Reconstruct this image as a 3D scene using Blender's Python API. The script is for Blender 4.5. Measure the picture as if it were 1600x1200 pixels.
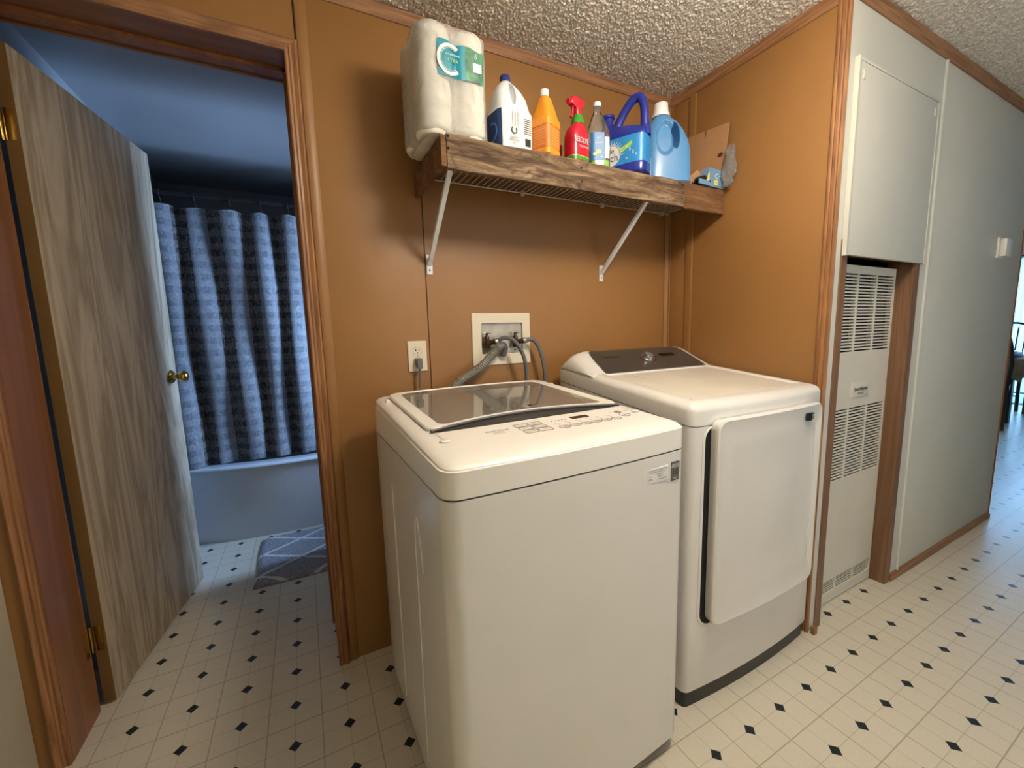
import bpy, bmesh, math, random
import numpy as np
from mathutils import Vector, Matrix
random.seed(7); PI = math.pi
sc = bpy.context.scene
for o in list(bpy.data.objects): bpy.data.objects.remove(o)
COL = sc.collection

# ------------------------------------------------------------------ camera
cd = bpy.data.cameras.new('camera'); cam = bpy.data.objects.new('camera', cd); COL.objects.link(cam)
cd.sensor_width = 36; cd.lens = 632.916 / 1600 * 36; cd.clip_start = .02
Xr = Vector((.8886616, -.45774084, -.02745677)); Yd = Vector((-.08276314, -.10120863, -.9914167)); Zf = Vector((.45103306, .88330636, -.12782429))
m = Matrix.Identity(4)
for i in range(3):
    m[i][0] = Xr[i]; m[i][1] = -Yd[i]; m[i][2] = -Zf[i]
m.translation = Vector((.72835528, -1.5187247, 1.20813708))
cam.matrix_world = m
sc.camera = cam

# ------------------------------------------------------------------ light and exposure
w = bpy.data.worlds.new('world'); sc.world = w; w.use_nodes = True
w.node_tree.nodes['Background'].inputs[0].default_value = (.45, .68, 1, 1)
w.node_tree.nodes['Background'].inputs[1].default_value = 1.1
sc.view_settings.view_transform = 'Standard'; sc.view_settings.look = 'None'
sc.view_settings.gamma = 1; sc.view_settings.use_curve_mapping = False
sc.view_settings.exposure = .0
LAMP = 60.0        # emission of the ceiling globe
def area(name, loc, rot, sx, sy, power, col):
    l = bpy.data.lights.new(name, 'AREA'); l.shape = 'RECTANGLE'; l.size = sx; l.size_y = sy; l.energy = power; l.color = col
    o = bpy.data.objects.new(name, l); COL.objects.link(o); o.location = loc; o.rotation_euler = rot; return o
area('patio_daylight', (9.95, .5, 1.1), (0, PI/2, 0), 2.0, 1.7, 190, (.46, .68, 1))
area('bathroom_daylight', (1.95, 1.03, 1.35), (0, PI/2, 0), .8, .26, 66, (.42, .64, 1))
area('hall_fill', (2.6, -3.1, 1.5), (-PI/2, 0, PI), 1.1, 1.0, 12, (1, .97, .90))  # added fill lamp behind the camera, lifts the fronts and shaded areas

# ------------------------------------------------------------------ materials
def lin(c):
    c = c / 255
    return c / 12.92 if c <= .04045 else ((c + .055) / 1.055) ** 2.4
def rgb(r, g, b): return (lin(r), lin(g), lin(b), 1)
class NT:
    def __init__(s, name):
        s.m = bpy.data.materials.new(name); s.m.use_nodes = True; s.t = s.m.node_tree
        s.b = s.t.nodes['Principled BSDF']; s.out = s.t.nodes['Material Output']
    def n(s, typ, **k):
        x = s.t.nodes.new('ShaderNode' + typ)
        for a, v in k.items(): setattr(x, a, v)
        return x
    def l(s, a, b): s.t.links.new(a, b)
    def coords(s, kind='Object', scale=(1, 1, 1), rot=(0, 0, 0), loc=(0, 0, 0)):
        tc = s.n('TexCoord'); mp = s.n('Mapping'); s.l(tc.outputs[kind], mp.inputs[0])
        mp.inputs['Scale'].default_value = scale; mp.inputs['Rotation'].default_value = rot; mp.inputs['Location'].default_value = loc
        return mp.outputs[0]
    def noise(s, vec, scale, detail=3, rough=.5, dist=0):
        x = s.n('TexNoise'); s.l(vec, x.inputs['Vector']); x.inputs['Scale'].default_value = scale
        x.inputs['Detail'].default_value = detail; x.inputs['Roughness'].default_value = rough; x.inputs['Distortion'].default_value = dist
        return x.outputs['Fac']
    def ramp(s, fac, stops):
        r = s.n('ValToRGB'); s.l(fac, r.inputs[0]); e = r.color_ramp.elements
        while len(e) < len(stops): e.new(.5)
        for q, (p, c) in zip(e, stops): q.position = p; q.color = c
        return r.outputs[0]
    def mix(s, fac, a, b, mode='MIX'):
        x = s.n('Mix', data_type='RGBA', blend_type=mode)
        if isinstance(fac, (int, float)): x.inputs[0].default_value = fac
        else: s.l(fac, x.inputs[0])
        for v, i in ((a, 6), (b, 7)):
            if isinstance(v, tuple): x.inputs[i].default_value = v
            else: s.l(v, x.inputs[i])
        return x.outputs[2]
    def math(s, op, a, b=None, c=None):
        x = s.n('Math', operation=op)
        for i, v in enumerate((a, b, c)):
            if v is None: continue
            if isinstance(v, (int, float)): x.inputs[i].default_value = v
            else: s.l(v, x.inputs[i])
        return x.outputs[0]
    def bump(s, h, strength=.3, dist=.01, prev=None):
        x = s.n('Bump'); x.inputs['Strength'].default_value = strength; x.inputs['Distance'].default_value = dist
        s.l(h, x.inputs['Height'])
        if prev: s.l(prev, x.inputs['Normal'])
        s.l(x.outputs[0], s.b.inputs['Normal']); return x.outputs[0]
    def color(s, c):
        if isinstance(c, tuple): s.b.inputs['Base Color'].default_value = c
        else: s.l(c, s.b.inputs['Base Color'])
    def set(s, rough=.5, metal=0, coat=0, spec=.5):
        s.b.inputs['Roughness'].default_value = rough; s.b.inputs['Metallic'].default_value = metal
        s.b.inputs['Coat Weight'].default_value = coat; s.b.inputs['Specular IOR Level'].default_value = spec
        s.b.inputs['Coat Roughness'].default_value = .06
def plain(name, c, rough=.5, metal=0, coat=0, spec=.5, var=.05, vs=6, bump=0, bs=200):
    k = NT(name); k.set(rough, metal, coat, spec)
    v = k.coords(); nz = k.noise(v, vs, 3)
    d = tuple(x * (1 - var) for x in c[:3]) + (1,); e = tuple(min(1, x * (1 + var)) for x in c[:3]) + (1,)
    k.color(k.ramp(nz, [(.35, d), (.65, e)]))
    if bump: k.bump(k.noise(v, bs, 4), bump, .002)
    return k.m
def wood(name, dark, light, axis='Z', rough=.4, coat=.15, ring=14, stretch=.06, detail=.5, bmp=.12):
    k = NT(name); k.set(rough, 0, coat)
    sc_ = {'X': (stretch, 1, 1), 'Y': (1, stretch, 1), 'Z': (1, 1, stretch)}[axis]
    v = k.coords(scale=sc_)
    a = k.noise(v, ring, 4, .6, .6)
    w_ = k.math('FRACT', k.math('MULTIPLY', a, 7.0))
    fine = k.noise(k.coords(scale=tuple(x * .5 if x == stretch else x for x in sc_)), 260, 3, .7)
    c = k.ramp(w_, [(0, dark), (.45, light), (1, dark)])
    c2 = k.mix(k.math('MULTIPLY', fine, detail), c, tuple(x * .45 for x in dark[:3]) + (1,))
    k.color(c2); k.bump(fine, bmp, .001)
    return k.m
MUST = rgb(149, 107, 60)
def wallmat(name, c, s=900):
    k = NT(name); k.set(.42, 0, 0, .45)
    v = k.coords(); k.color(k.ramp(k.noise(v, 2.0, 4), [(.3, tuple(x * .93 for x in c[:3]) + (1,)), (.7, tuple(min(1, x * 1.05) for x in c[:3]) + (1,))]))
    b = k.bump(k.noise(v, s, 2), .10, .001); k.bump(k.noise(v, 9, 3), .10, .01, b)
    return k.m
m_wall = wallmat('mustard_wall_paint', MUST)
m_hall = wallmat('pale_hall_paint', rgb(208, 207, 196), 350)
m_cream = wallmat('cream_wall_paint', rgb(212, 206, 186), 300)
m_bath = wallmat('bathroom_paint', rgb(150, 153, 156), 300)
m_oakZ = wood('oak_trim_vertical', rgb(138, 92, 54), rgb(178, 126, 80), 'Z', .5, .03)
m_oakX = wood('oak_trim_along', rgb(140, 96, 62), rgb(178, 130, 90), 'X', .5, .03)
m_oakY = wood('oak_trim_across', rgb(140, 96, 62), rgb(178, 130, 90), 'Y', .5, .03)
m_jamb = wood('stained_jamb', rgb(130, 80, 44), rgb(152, 98, 58), 'Z', .4, .1, 5, .05, .2, .03)
m_jambX = wood('stained_jamb_head', rgb(120, 78, 48), rgb(138, 94, 60), 'X', .4, .1, 5, .05, .2, .03)
m_fjamb = wood('furnace_jamb_wood', rgb(116, 82, 56), rgb(142, 104, 74), 'Z', .45, .05, 10, .05, .4)
m_leaf = wood('pickled_oak_door', rgb(156, 136, 110), rgb(204, 186, 160), 'Z', .5, .05, 7, .10, .45, .05)
m_leafedge = plain('door_edge', rgb(118, 88, 48), .5)
def popcorn():
    k = NT('popcorn_ceiling'); k.set(.75, 0, 0, .35)
    v = k.coords(); k.color(k.ramp(k.noise(v, 60, 3), [(.3, rgb(206, 198, 186)), (.7, rgb(236, 230, 220))]))
    k.bump(k.noise(v, 300, 3, .6), .15, .002)
    return k.m
m_pop = popcorn()
m_white = plain('white_enamel', rgb(227, 224, 218), .22, 0, .35, var=.012)
m_whitep = plain('white_plastic', rgb(240, 236, 228), .28, 0, .2, var=.012)
m_seam = plain('dark_seam', rgb(70, 66, 60), .6)
m_black = plain('black_plastic', rgb(26, 26, 26), .45)
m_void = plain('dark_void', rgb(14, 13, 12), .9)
m_dgrey = plain('charcoal_panel', rgb(70, 66, 62), .3, .1, .2)
m_grey = plain('grey_plastic', rgb(110, 108, 106), .35)
m_greyrub = plain('grey_rubber', rgb(98, 98, 100), .5)
m_chrome = plain('chrome', rgb(150, 148, 146), .32, 1)
m_brass = plain('brass', rgb(196, 168, 96), .22, 1)
m_dbrass = plain('aged_brass', rgb(78, 60, 44), .4, .8)
m_steel = plain('zinc', rgb(170, 168, 160), .35, .9)
m_print = plain('grey_print', rgb(74, 70, 68), .5)
m_printd = plain('dark_print', rgb(34, 32, 32), .5)
m_printw = plain('white_print', rgb(238, 238, 236), .5)
m_btn = plain('button_outline', rgb(112, 108, 102), .5)
m_disp = plain('black_display', rgb(10, 10, 11), .12, 0, .5)
m_plate = plain('ivory_plate', rgb(226, 214, 190), .35, var=.02)
m_boxin = plain('outlet_box_inside', rgb(176, 170, 156), .4, .3, var=.15, vs=20)
m_wire = plain('white_wire', rgb(206, 200, 190), .4)
m_furn = plain('furnace_enamel', rgb(218, 213, 198), .38, var=.02)
m_lblue = plain('light_blue_plastic', rgb(84, 140, 192), .3, 0, .15)
m_dblue = plain('navy_plastic', rgb(30, 44, 138), .25, 0, .3)
m_capblue = plain('cap_blue', rgb(26, 44, 110), .35)
m_orange = plain('orange_plastic', rgb(232, 150, 40), .3, 0, .2)
m_orlab = plain('orange_label', rgb(222, 128, 60), .45)
m_red = plain('red_plastic', rgb(196, 28, 52), .3, 0, .3)
m_dred = plain('dark_red_plastic', rgb(122, 24, 34), .35)
m_green = plain('green_collar', rgb(52, 140, 44), .35)
m_wplas = plain('milky_plastic', rgb(232, 234, 236), .32, 0, .1)
m_wlab = plain('white_label', rgb(228, 226, 224), .45)
m_blab = plain('blue_label', rgb(28, 104, 160), .4)
m_cyan = plain('sky_label', rgb(44, 132, 196), .35)
m_lime = plain('lime_label', rgb(150, 200, 80), .4)
m_lime2 = plain('lime_liquid', rgb(150, 205, 70), .25)
m_teal = plain('teal_label', rgb(28, 138, 160), .35)
m_yel = plain('yellow_label', rgb(228, 214, 96), .45)
m_card = plain('cardboard', rgb(176, 132, 92), .8, var=.06, bump=.1)
m_cardb = plain('blue_carton', rgb(110, 148, 184), .5)
m_towel = plain('quilted_paper', rgb(238, 232, 216), .8, var=.02, bump=.6, bs=60)
m_tub = plain('tub_acrylic', rgb(200, 206, 212), .22, 0, .3, var=.01)
m_darkw = wood('dark_walnut', rgb(34, 22, 18), rgb(58, 38, 28), 'Z')
m_cloth = plain('tablecloth', rgb(150, 130, 104), .85, var=.25, vs=14)
m_fix = plain('fixture_white', rgb(235, 232, 225), .4)

def rough_board():
    k = NT('reclaimed_board'); k.set(.8, 0, 0, .25)
    v = k.coords(scale=(.14, 1, 1)); a = k.noise(v, 34, 7, .68, 1.2); b = k.noise(k.coords(scale=(.45, 1, 1)), 22, 6, .7, .6); f = k.noise(k.coords(scale=(.05, 1, 1)), 300, 3, .7)
    c = k.ramp(a, [(.36, rgb(70, 52, 37)), (.5, rgb(114, 92, 70)), (.63, rgb(156, 134, 108))])
    c = k.mix(k.ramp(b, [(.32, (1, 1, 1, 1)), (.47, (0, 0, 0, 1))]), c, rgb(62, 44, 30))
    c = k.mix(k.math('MULTIPLY', f, .32), c, rgb(74, 58, 44)); k.color(c); k.bump(a, .35, .003)
    return k.m
m_board = rough_board()
def board2():
    k = NT('darker_board'); k.set(.8, 0, 0, .25)
    v = k.coords(scale=(.15, 1, 1)); a = k.noise(v, 26, 6, .7, .6)
    k.color(k.ramp(a, [(.3, rgb(74, 48, 30)), (.5, rgb(112, 80, 52)), (.7, rgb(140, 104, 70))])); k.bump(a, .4, .003)
    return k.m
m_board2 = board2()
def bev(name, c, rough): return plain(name, c, rough)
def thin_glass(name, tint, rough=.02, refl=1.0, ior=1.5, bump=0, haze=0.0, hazecol=(.8, .8, .8, 1)):
    k = NT(name); tr = k.n('BsdfTransparent'); tr.inputs[0].default_value = tint
    gl = k.n('BsdfGlossy'); gl.inputs[0].default_value = (refl, refl, refl, 1); gl.inputs['Roughness'].default_value = rough
    fr = k.n('Fresnel'); fr.inputs[0].default_value = ior
    mx = k.n('MixShader'); k.l(fr.outputs[0], mx.inputs[0])
    if haze:
        df = k.n('BsdfDiffuse'); df.inputs[0].default_value = hazecol; m2 = k.n('MixShader'); m2.inputs[0].default_value = haze
        k.l(tr.outputs[0], m2.inputs[1]); k.l(df.outputs[0], m2.inputs[2]); k.l(m2.outputs[0], mx.inputs[1])
    else: k.l(tr.outputs[0], mx.inputs[1])
    k.l(gl.outputs[0], mx.inputs[2]); k.l(mx.outputs[0], k.out.inputs[0])
    if bump:
        b = k.n('Bump'); b.inputs['Strength'].default_value = bump; b.inputs['Distance'].default_value = .011
        k.l(k.noise(k.coords(), 34, 5, .6, 2.2), b.inputs['Height'])
        k.l(b.outputs[0], gl.inputs['Normal']); k.l(b.outputs[0], fr.inputs['Normal'])
    return k.m
m_glass = thin_glass('smoked_lid_glass', (.62, .58, .52, 1), .02, 1.0, 1.75, 0, .34, (.56, .50, .42, 1))
m_film = thin_glass('plastic_film', (.98, .98, .98, 1), .10, 1, 1.38, .8, .30, (.98, .97, .94, 1))
m_clear = thin_glass('clear_plastic', (.88, .9, .9, 1), .05, 1, 1.45, 0, .06)
m_pane = thin_glass('window_glass', (.95, .97, 1, 1), .0, 1, 1.45)

def floor_mat():
    P = .1524
    k = NT('sheet_vinyl'); k.set(.32, 0, .05, .4)
    tc = k.n('TexCoord'); sp = k.n('SeparateXYZ'); k.l(tc.outputs['Object'], sp.inputs[0])
    gx = k.math('DIVIDE', sp.outputs[0], P); gy = k.math('ADD', k.math('DIVIDE', sp.outputs[1], P), 1.735)
    dx = k.math('ABSOLUTE', k.math('SUBTRACT', gx, k.math('ROUND', gx))); dy = k.math('ABSOLUTE', k.math('SUBTRACT', gy, k.math('ROUND', gy)))
    dia = k.math('LESS_THAN', k.math('ADD', dx, dy), .118)
    ex = k.math('SUBTRACT', .5, dx); ey = k.math('SUBTRACT', .5, dy)
    v = k.coords(); big = k.noise(v, 3, 4); fine = k.noise(v, 120, 4, .7)
    base = k.mix(fine, rgb(206, 197, 178), rgb(224, 217, 200)); base = k.mix(k.math('MULTIPLY', big, .35), base, rgb(198, 186, 164))
    heavy = k.math('LESS_THAN', k.math('MINIMUM', ex, ey), .011)
    light = k.math('LESS_THAN', k.math('MINIMUM', dx, dy), .008)
    c = k.mix(k.math('MULTIPLY', heavy, .60), base, rgb(140, 126, 104))
    c = k.mix(k.math('MULTIPLY', light, .36), c, rgb(146, 134, 112))
    gr = k.ramp(k.noise(v, 160, 3, .7), [(.35, rgb(14, 20, 22)), (.7, rgb(46, 58, 60))])
    c = k.mix(dia, c, gr); k.color(c)
    b = k.bump(k.noise(v, 60, 3), .06, .003); k.bump(k.math('ADD', heavy, k.math('MULTIPLY', light, .5)), -.15, .001, b)
    return k.m
m_floor = floor_mat()

def curtain_mat():
    k = NT('woven_check_fabric'); k.set(.75, 0, 0, .25)
    tc = k.n('TexCoord'); sp = k.n('SeparateXYZ'); k.l(tc.outputs['UV'], sp.inputs[0])
    cu = k.math('FRACT', k.math('DIVIDE', sp.outputs[0], .262)); cv = k.math('FRACT', k.math('DIVIDE', sp.outputs[1], .072))
    du = k.math('LESS_THAN', cu, .58); dv = k.math('LESS_THAN', cv, .5)
    sub = k.math('LESS_THAN', k.math('FRACT', k.math('DIVIDE', sp.outputs[0], .0655)), .5)
    nz = k.noise(k.coords(scale=(1, 1, .5)), 55, 5, .7, 2.0)
    dark = k.mix(dv, rgb(84, 78, 72), rgb(52, 44, 38)); lightc = k.mix(k.math('MULTIPLY', dv, .8), rgb(120, 123, 128), k.mix(sub, rgb(106, 110, 116), rgb(88, 92, 98)))
    c = k.mix(du, lightc, dark); c = k.mix(k.ramp(nz, [(.45, (0, 0, 0, 1)), (.75, (.4, .4, .4, 1))]), c, rgb(196, 198, 202)); k.color(c)
    k.bump(nz, .25, .004); return k.m
m_curt = curtain_mat()
def rug_mat():
    k = NT('bath_mat_pile'); k.set(.95, 0, 0, .1)
    tc = k.n('TexCoord'); sp = k.n('SeparateXYZ'); k.l(tc.outputs['Object'], sp.inputs[0])
    wob = k.math('MULTIPLY', k.math('SUBTRACT', k.noise(k.coords(), 12, 2), .5), .05)
    def fam(a, b, off, s):
        q = k.math('ADD', k.math('MULTIPLY', sp.outputs[0], a), k.math('MULTIPLY', sp.outputs[1], b))
        q = k.math('FRACT', k.math('ADD', k.math('ADD', k.math('DIVIDE', q, s), off), wob))
        return k.math('LESS_THAN', k.math('ABSOLUTE', k.math('SUBTRACT', q, .5)), .045)
    # families run along (0.316,-0.193) and (0.323,0.189)
    l1 = fam(.52, .854, .0, .195); l2 = fam(-.505, .863, .25, .195)
    nz = k.noise(k.coords(), 160, 3, .8)
    base = k.ramp(nz, [(.32, rgb(120, 122, 126)), (.68, rgb(206, 208, 212))])
    c = k.mix(k.math('MAXIMUM', l1, l2), base, rgb(240, 242, 244)); k.color(c); k.bump(nz, 1, .01); return k.m
m_rug = rug_mat()
def emis(name, c, s):
    k = NT(name); k.b.inputs['Emission Color'].default_value = c; k.b.inputs['Emission Strength'].default_value = s; k.color(c); return k.m
m_globe = emis('lit_glass_globe', (1, .90, .755, 1), LAMP)
def sheer():
    k = NT('sheer_curtain'); tr = k.n('BsdfTransparent'); tl = k.n('BsdfTranslucent'); tl.inputs[0].default_value = (.30, .62, .74, 1)
    mx = k.n('MixShader'); mx.inputs[0].default_value = .8; k.l(tr.outputs[0], mx.inputs[1]); k.l(tl.outputs[0], mx.inputs[2]); k.l(mx.outputs[0], k.out.inputs[0]); return k.m
m_sheer = sheer()

# ------------------------------------------------------------------ mesh helpers
def link(name, me, mat, parent=None, loc=None, smooth=False):
    o = bpy.data.objects.new(name, me); COL.objects.link(o)
    if mat: me.materials.append(mat)
    if parent: o.parent = parent
    if loc: o.location = loc
    if smooth:
        for p in me.polygons: p.use_smooth = True
    return o
def fin(bm, name, mat, parent=None, loc=None, smooth=False, angle=None):
    bmesh.ops.recalc_face_normals(bm, faces=bm.faces)
    me = bpy.data.meshes.new(name); bm.to_mesh(me); bm.free()
    o = link(name, me, mat, parent, loc, smooth)
    if angle is not None:
        for p in me.polygons: p.use_smooth = True
        me.set_sharp_from_angle(angle=angle)
    return o
def addbox(bm, x0, x1, y0, y1, z0, z1, bevel=0, M=None):
    r = bmesh.ops.create_cube(bm, size=1)
    vs = r['verts']
    for v in vs: v.co = Vector(((x0 + x1) / 2 + v.co.x * (x1 - x0), (y0 + y1) / 2 + v.co.y * (y1 - y0), (z0 + z1) / 2 + v.co.z * (z1 - z0)))
    if bevel:
        es = list({e for v in vs for e in v.link_edges})
        g = bmesh.ops.bevel(bm, geom=es, offset=bevel, segments=2, affect='EDGES', profile=.6); 
        if M:
            for v in {v for f in g['faces'] for v in f.verts} | {v for v in vs if v.is_valid}: v.co = M @ v.co
    elif M:
        for v in vs: v.co = M @ v.co
def box(name, b, mat, parent=None, bevel=0, loc=None):
    bm = bmesh.new(); addbox(bm, *b, bevel=bevel); return fin(bm, name, mat, parent, loc, angle=.6 if bevel else None)
def boxes(name, bs, mat, parent=None, bevel=0):
    bm = bmesh.new()
    for b in bs: addbox(bm, *b, bevel=bevel)
    return fin(bm, name, mat, parent, angle=.6 if bevel else None)
def tubebm(bm, pts, r, n=10, caps=True, rfun=None):
    pts = [Vector(p) for p in pts]; rings = []; up = None
    for i, p in enumerate(pts):
        t = (pts[min(i + 1, len(pts) - 1)] - pts[max(i - 1, 0)]).normalized()
        if up is None:
            up = Vector((0, 0, 1)) if abs(t.z) < .9 else Vector((1, 0, 0))
        a = t.cross(up).normalized(); b = a.cross(t).normalized(); up = b
        rr = rfun(i / (len(pts) - 1)) if rfun else r
        rings.append([bm.verts.new(p + (a * math.cos(2 * PI * k / n) + b * math.sin(2 * PI * k / n)) * rr) for k in range(n)])
    for A, B in zip(rings, rings[1:]):
        for k in range(n): bm.faces.new((A[k], A[(k + 1) % n], B[(k + 1) % n], B[k]))
    if caps:
        bm.faces.new(rings[0][::-1]); bm.faces.new(rings[-1])
def tube(name, pts, r, mat, parent=None, n=10, rfun=None, loc=None):
    bm = bmesh.new(); tubebm(bm, pts, r, n, True, rfun); return fin(bm, name, mat, parent, loc, angle=1.0)
def spline(P, n=40):
    P = [Vector(p) for p in P]; Q = [P[0] * 2 - P[1]] + P + [P[-1] * 2 - P[-2]]; out = []
    seg = len(P) - 1; per = max(2, n // seg)
    for i in range(seg):
        a, b, c, d = Q[i:i + 4]
        for k in range(per):
            t = k / per
            out.append(.5 * ((2 * b) + (c - a) * t + (2 * a - 5 * b + 4 * c - d) * t * t + (-a + 3 * b - 3 * c + d) * t ** 3))
    out.append(P[-1]); return out
def lathe(name, prof, mat, parent=None, n=24, loc=None, M=None):
    bm = bmesh.new(); rings = []
    for r, z in prof:
        ring = []
        for k in range(n):
            v = Vector((r * math.cos(2 * PI * k / n), r * math.sin(2 * PI * k / n), z))
            ring.append(bm.verts.new(M @ v if M else v))
        rings.append(ring)
    for A, B in zip(rings, rings[1:]):
        for k in range(n): bm.faces.new((A[k], A[(k + 1) % n], B[(k + 1) % n], B[k]))
    bm.faces.new(rings[0]); bm.faces.new(rings[-1])
    bmesh.ops.remove_doubles(bm, verts=bm.verts, dist=1e-5)
    return fin(bm, name, mat, parent, loc, angle=.7)
def rrect(x0, x1, y0, y1, r, n=6, m=6):
    """rounded rectangle outline; m points on each straight side"""
    out = []
    r = max(min(r, (x1 - x0) / 2 - 1e-4, (y1 - y0) / 2 - 1e-4), 1e-4)
    C = [((x1 - r, y0 + r), -PI / 2), ((x1 - r, y1 - r), 0), ((x0 + r, y1 - r), PI / 2), ((x0 + r, y0 + r), PI)]
    for i, ((cx, cy), a0) in enumerate(C):
        arc = [(cx + r * math.cos(a0 + PI / 2 * k / n), cy + r * math.sin(a0 + PI / 2 * k / n)) for k in range(n + 1)]
        out += arc
        (nx, ny), na = C[(i + 1) % 4]
        q = (nx + r * math.cos(na), ny + r * math.sin(na)); p = arc[-1]
        for k in range(1, m): out.append((p[0] + (q[0] - p[0]) * k / m, p[1] + (q[1] - p[1]) * k / m))
    return out
def rings(name, R, mat, parent=None, cap0=True, cap1=True, smooth=.6, loc=None):
    bm = bmesh.new(); V = [[bm.verts.new(p) for p in r] for r in R]; n = len(V[0])
    for A, B in zip(V, V[1:]):
        for k in range(n): bm.faces.new((A[k], A[(k + 1) % n], B[(k + 1) % n], B[k]))
    if cap0: bm.faces.new(V[0])
    if cap1: bm.faces.new(V[-1])
    return fin(bm, name, mat, parent, loc, angle=smooth)
def gridmesh(name, nx, ny, f, mat, parent=None, uv=None, smooth=True, loc=None, thick=0):
    vs = [tuple(f(i / nx, j / ny)) for j in range(ny + 1) for i in range(nx + 1)]
    fs = [(j * (nx + 1) + i, j * (nx + 1) + i + 1, (j + 1) * (nx + 1) + i + 1, (j + 1) * (nx + 1) + i) for j in range(ny) for i in range(nx)]
    me = bpy.data.meshes.new(name); me.from_pydata(vs, [], fs)
    if uv:
        L = me.uv_layers.new(name='UVMap'); c = [uv(i / nx, j / ny) for j in range(ny + 1) for i in range(nx + 1)]
        for lp in me.loops: L.data[lp.index].uv = c[lp.vertex_index]
    o = link(name, me, mat, parent, loc, smooth)
    if thick:
        md = o.modifiers.new('solid', 'SOLIDIFY'); md.thickness = thick
    return o
def thing(name, label, cat, loc=(0, 0, 0), rotz=0, group=None):
    o = bpy.data.objects.new(name, None); COL.objects.link(o); o.location = loc; o.rotation_euler = (0, 0, rotz); o.empty_display_size = .05
    o['label'] = label; o['category'] = cat
    if group: o['group'] = group
    return o
def tag(o, label, cat, group=None):
    o['label'] = label; o['category'] = cat
    if group: o['group'] = group
    return o
def structure(o): o['kind'] = 'structure'; return o
# lettering ---------------------------------------------------------
_txt = {}
def text_mesh(s):
    if s not in _txt:
        cu = bpy.data.curves.new('lettering', 'FONT'); cu.body = s; cu.size = 1; cu.align_x = 'CENTER'; cu.align_y = 'CENTER'; cu.resolution_u = 2; cu.extrude = .02
        t = bpy.data.objects.new('lettering', cu); COL.objects.link(t)
        dg = bpy.context.evaluated_depsgraph_get(); me = bpy.data.meshes.new_from_object(t.evaluated_get(dg)); me.materials.clear()
        bpy.data.objects.remove(t); _txt[s] = me
    return _txt[s].copy()
def frame(p, r, u):
    r = Vector(r).normalized(); u = Vector(u); n = r.cross(u).normalized(); u = n.cross(r)
    M = Matrix.Identity(4)
    for i in range(3): M[i][0] = r[i]; M[i][1] = u[i]; M[i][2] = n[i]; M[i][3] = p[i]
    return M
def letter(s, size, p, r, u, mat, parent, sx=1.0, name='lettering'):
    me = text_mesh(s); me.transform(frame(p, r, u) @ Matrix.Diagonal((size * sx, size, size * .2, 1))); return link(name, me, mat, parent)
def flatpoly(name, pts, h, M, mat, parent, hole=None):
    """thin plate from outline pts (2D), extruded h along the local normal; hole: second outline with equal count"""
    bm = bmesh.new()
    A = [bm.verts.new(M @ Vector((x, y, 0))) for x, y in pts]; B = [bm.verts.new(M @ Vector((x, y, h))) for x, y in pts]; n = len(pts)
    for k in range(n): bm.faces.new((A[k], A[(k + 1) % n], B[(k + 1) % n], B[k]))
    if hole:
        a = [bm.verts.new(M @ Vector((x, y, 0))) for x, y in hole]; b = [bm.verts.new(M @ Vector((x, y, h))) for x, y in hole]
        for k in range(n):
            j = (k + 1) % n; bm.faces.new((a[j], a[k], b[k], b[j])); bm.faces.new((B[k], B[j], b[j], b[k])); bm.faces.new((A[j], A[k], a[k], a[j]))
    else: bm.faces.new(A[::-1]); bm.faces.new(B)
    return fin(bm, name, mat, parent)
def circ(r, n=20, cx=0, cy=0, ry=None): return [(cx + r * math.cos(2 * PI * k / n), cy + (ry or r) * math.sin(2 * PI * k / n)) for k in range(n)]

# =================================================================== SETTING
H = 2.293
structure(box('floor', (-.2, 10.2, -2.8, 2.3, -.08, 0), m_floor))
structure(box('ceiling', (-.2, 10.2, -2.8, 2.3, H + .004, H + .08), m_pop))
ceil = bpy.data.objects['ceiling']
rng = np.random.default_rng(3)
def pop_patch(x0, x1, y0, y1, step, cell):
    """sprayed popcorn: thousands of separate little blobs rasterised into a height grid"""
    nx = int((x1 - x0) / step); ny = int((y1 - y0) / step)
    h = np.zeros((ny + 1, nx + 1)); n = int((x1 - x0) * (y1 - y0) / cell ** 2)
    px = rng.random(n) * nx; py = rng.random(n) * ny
    r = (.0022 + .0024 * rng.random(n) ** 1.5) / step; hh = .0022 + .0042 * rng.random(n) ** 1.6; el = .75 + .5 * rng.random(n)
    ix = px.astype(int); iy = py.astype(int)
    for dx in range(-3, 5):
        for dy in range(-3, 5):
            X = np.clip(ix + dx, 0, nx); Y = np.clip(iy + dy, 0, ny)
            d = (((X - px) * el) ** 2 + ((Y - py) / el) ** 2) / r ** 2
            np.maximum.at(h, (Y, X), hh * np.clip(1 - d, 0, 1) ** .7)
    X, Y = np.meshgrid(np.linspace(x0, x1, nx + 1), np.linspace(y0, y1, ny + 1))
    X = X + (rng.random(X.shape) - .5) * step * .35; Y = Y + (rng.random(X.shape) - .5) * step * .35
    v = np.stack([X, Y, H + .003 - h], -1).reshape(-1, 3)
    idx = np.arange((nx + 1) * (ny + 1)).reshape(ny + 1, nx + 1)
    f = np.stack([idx[:-1, :-1], idx[1:, :-1], idx[1:, 1:], idx[:-1, 1:]], -1).reshape(-1, 4)
    me = bpy.data.meshes.new('popcorn_texture'); me.from_pydata(v.tolist(), [], f.tolist())
    o = link('popcorn_texture', me, m_pop, ceil, smooth=True); o['kind'] = 'stuff'
pop_patch(.90, 2.41, -.76, 0, .0024, .0058)
pop_patch(2.41, 4.1, -1.08, -.738, .0030, .0066)

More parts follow.
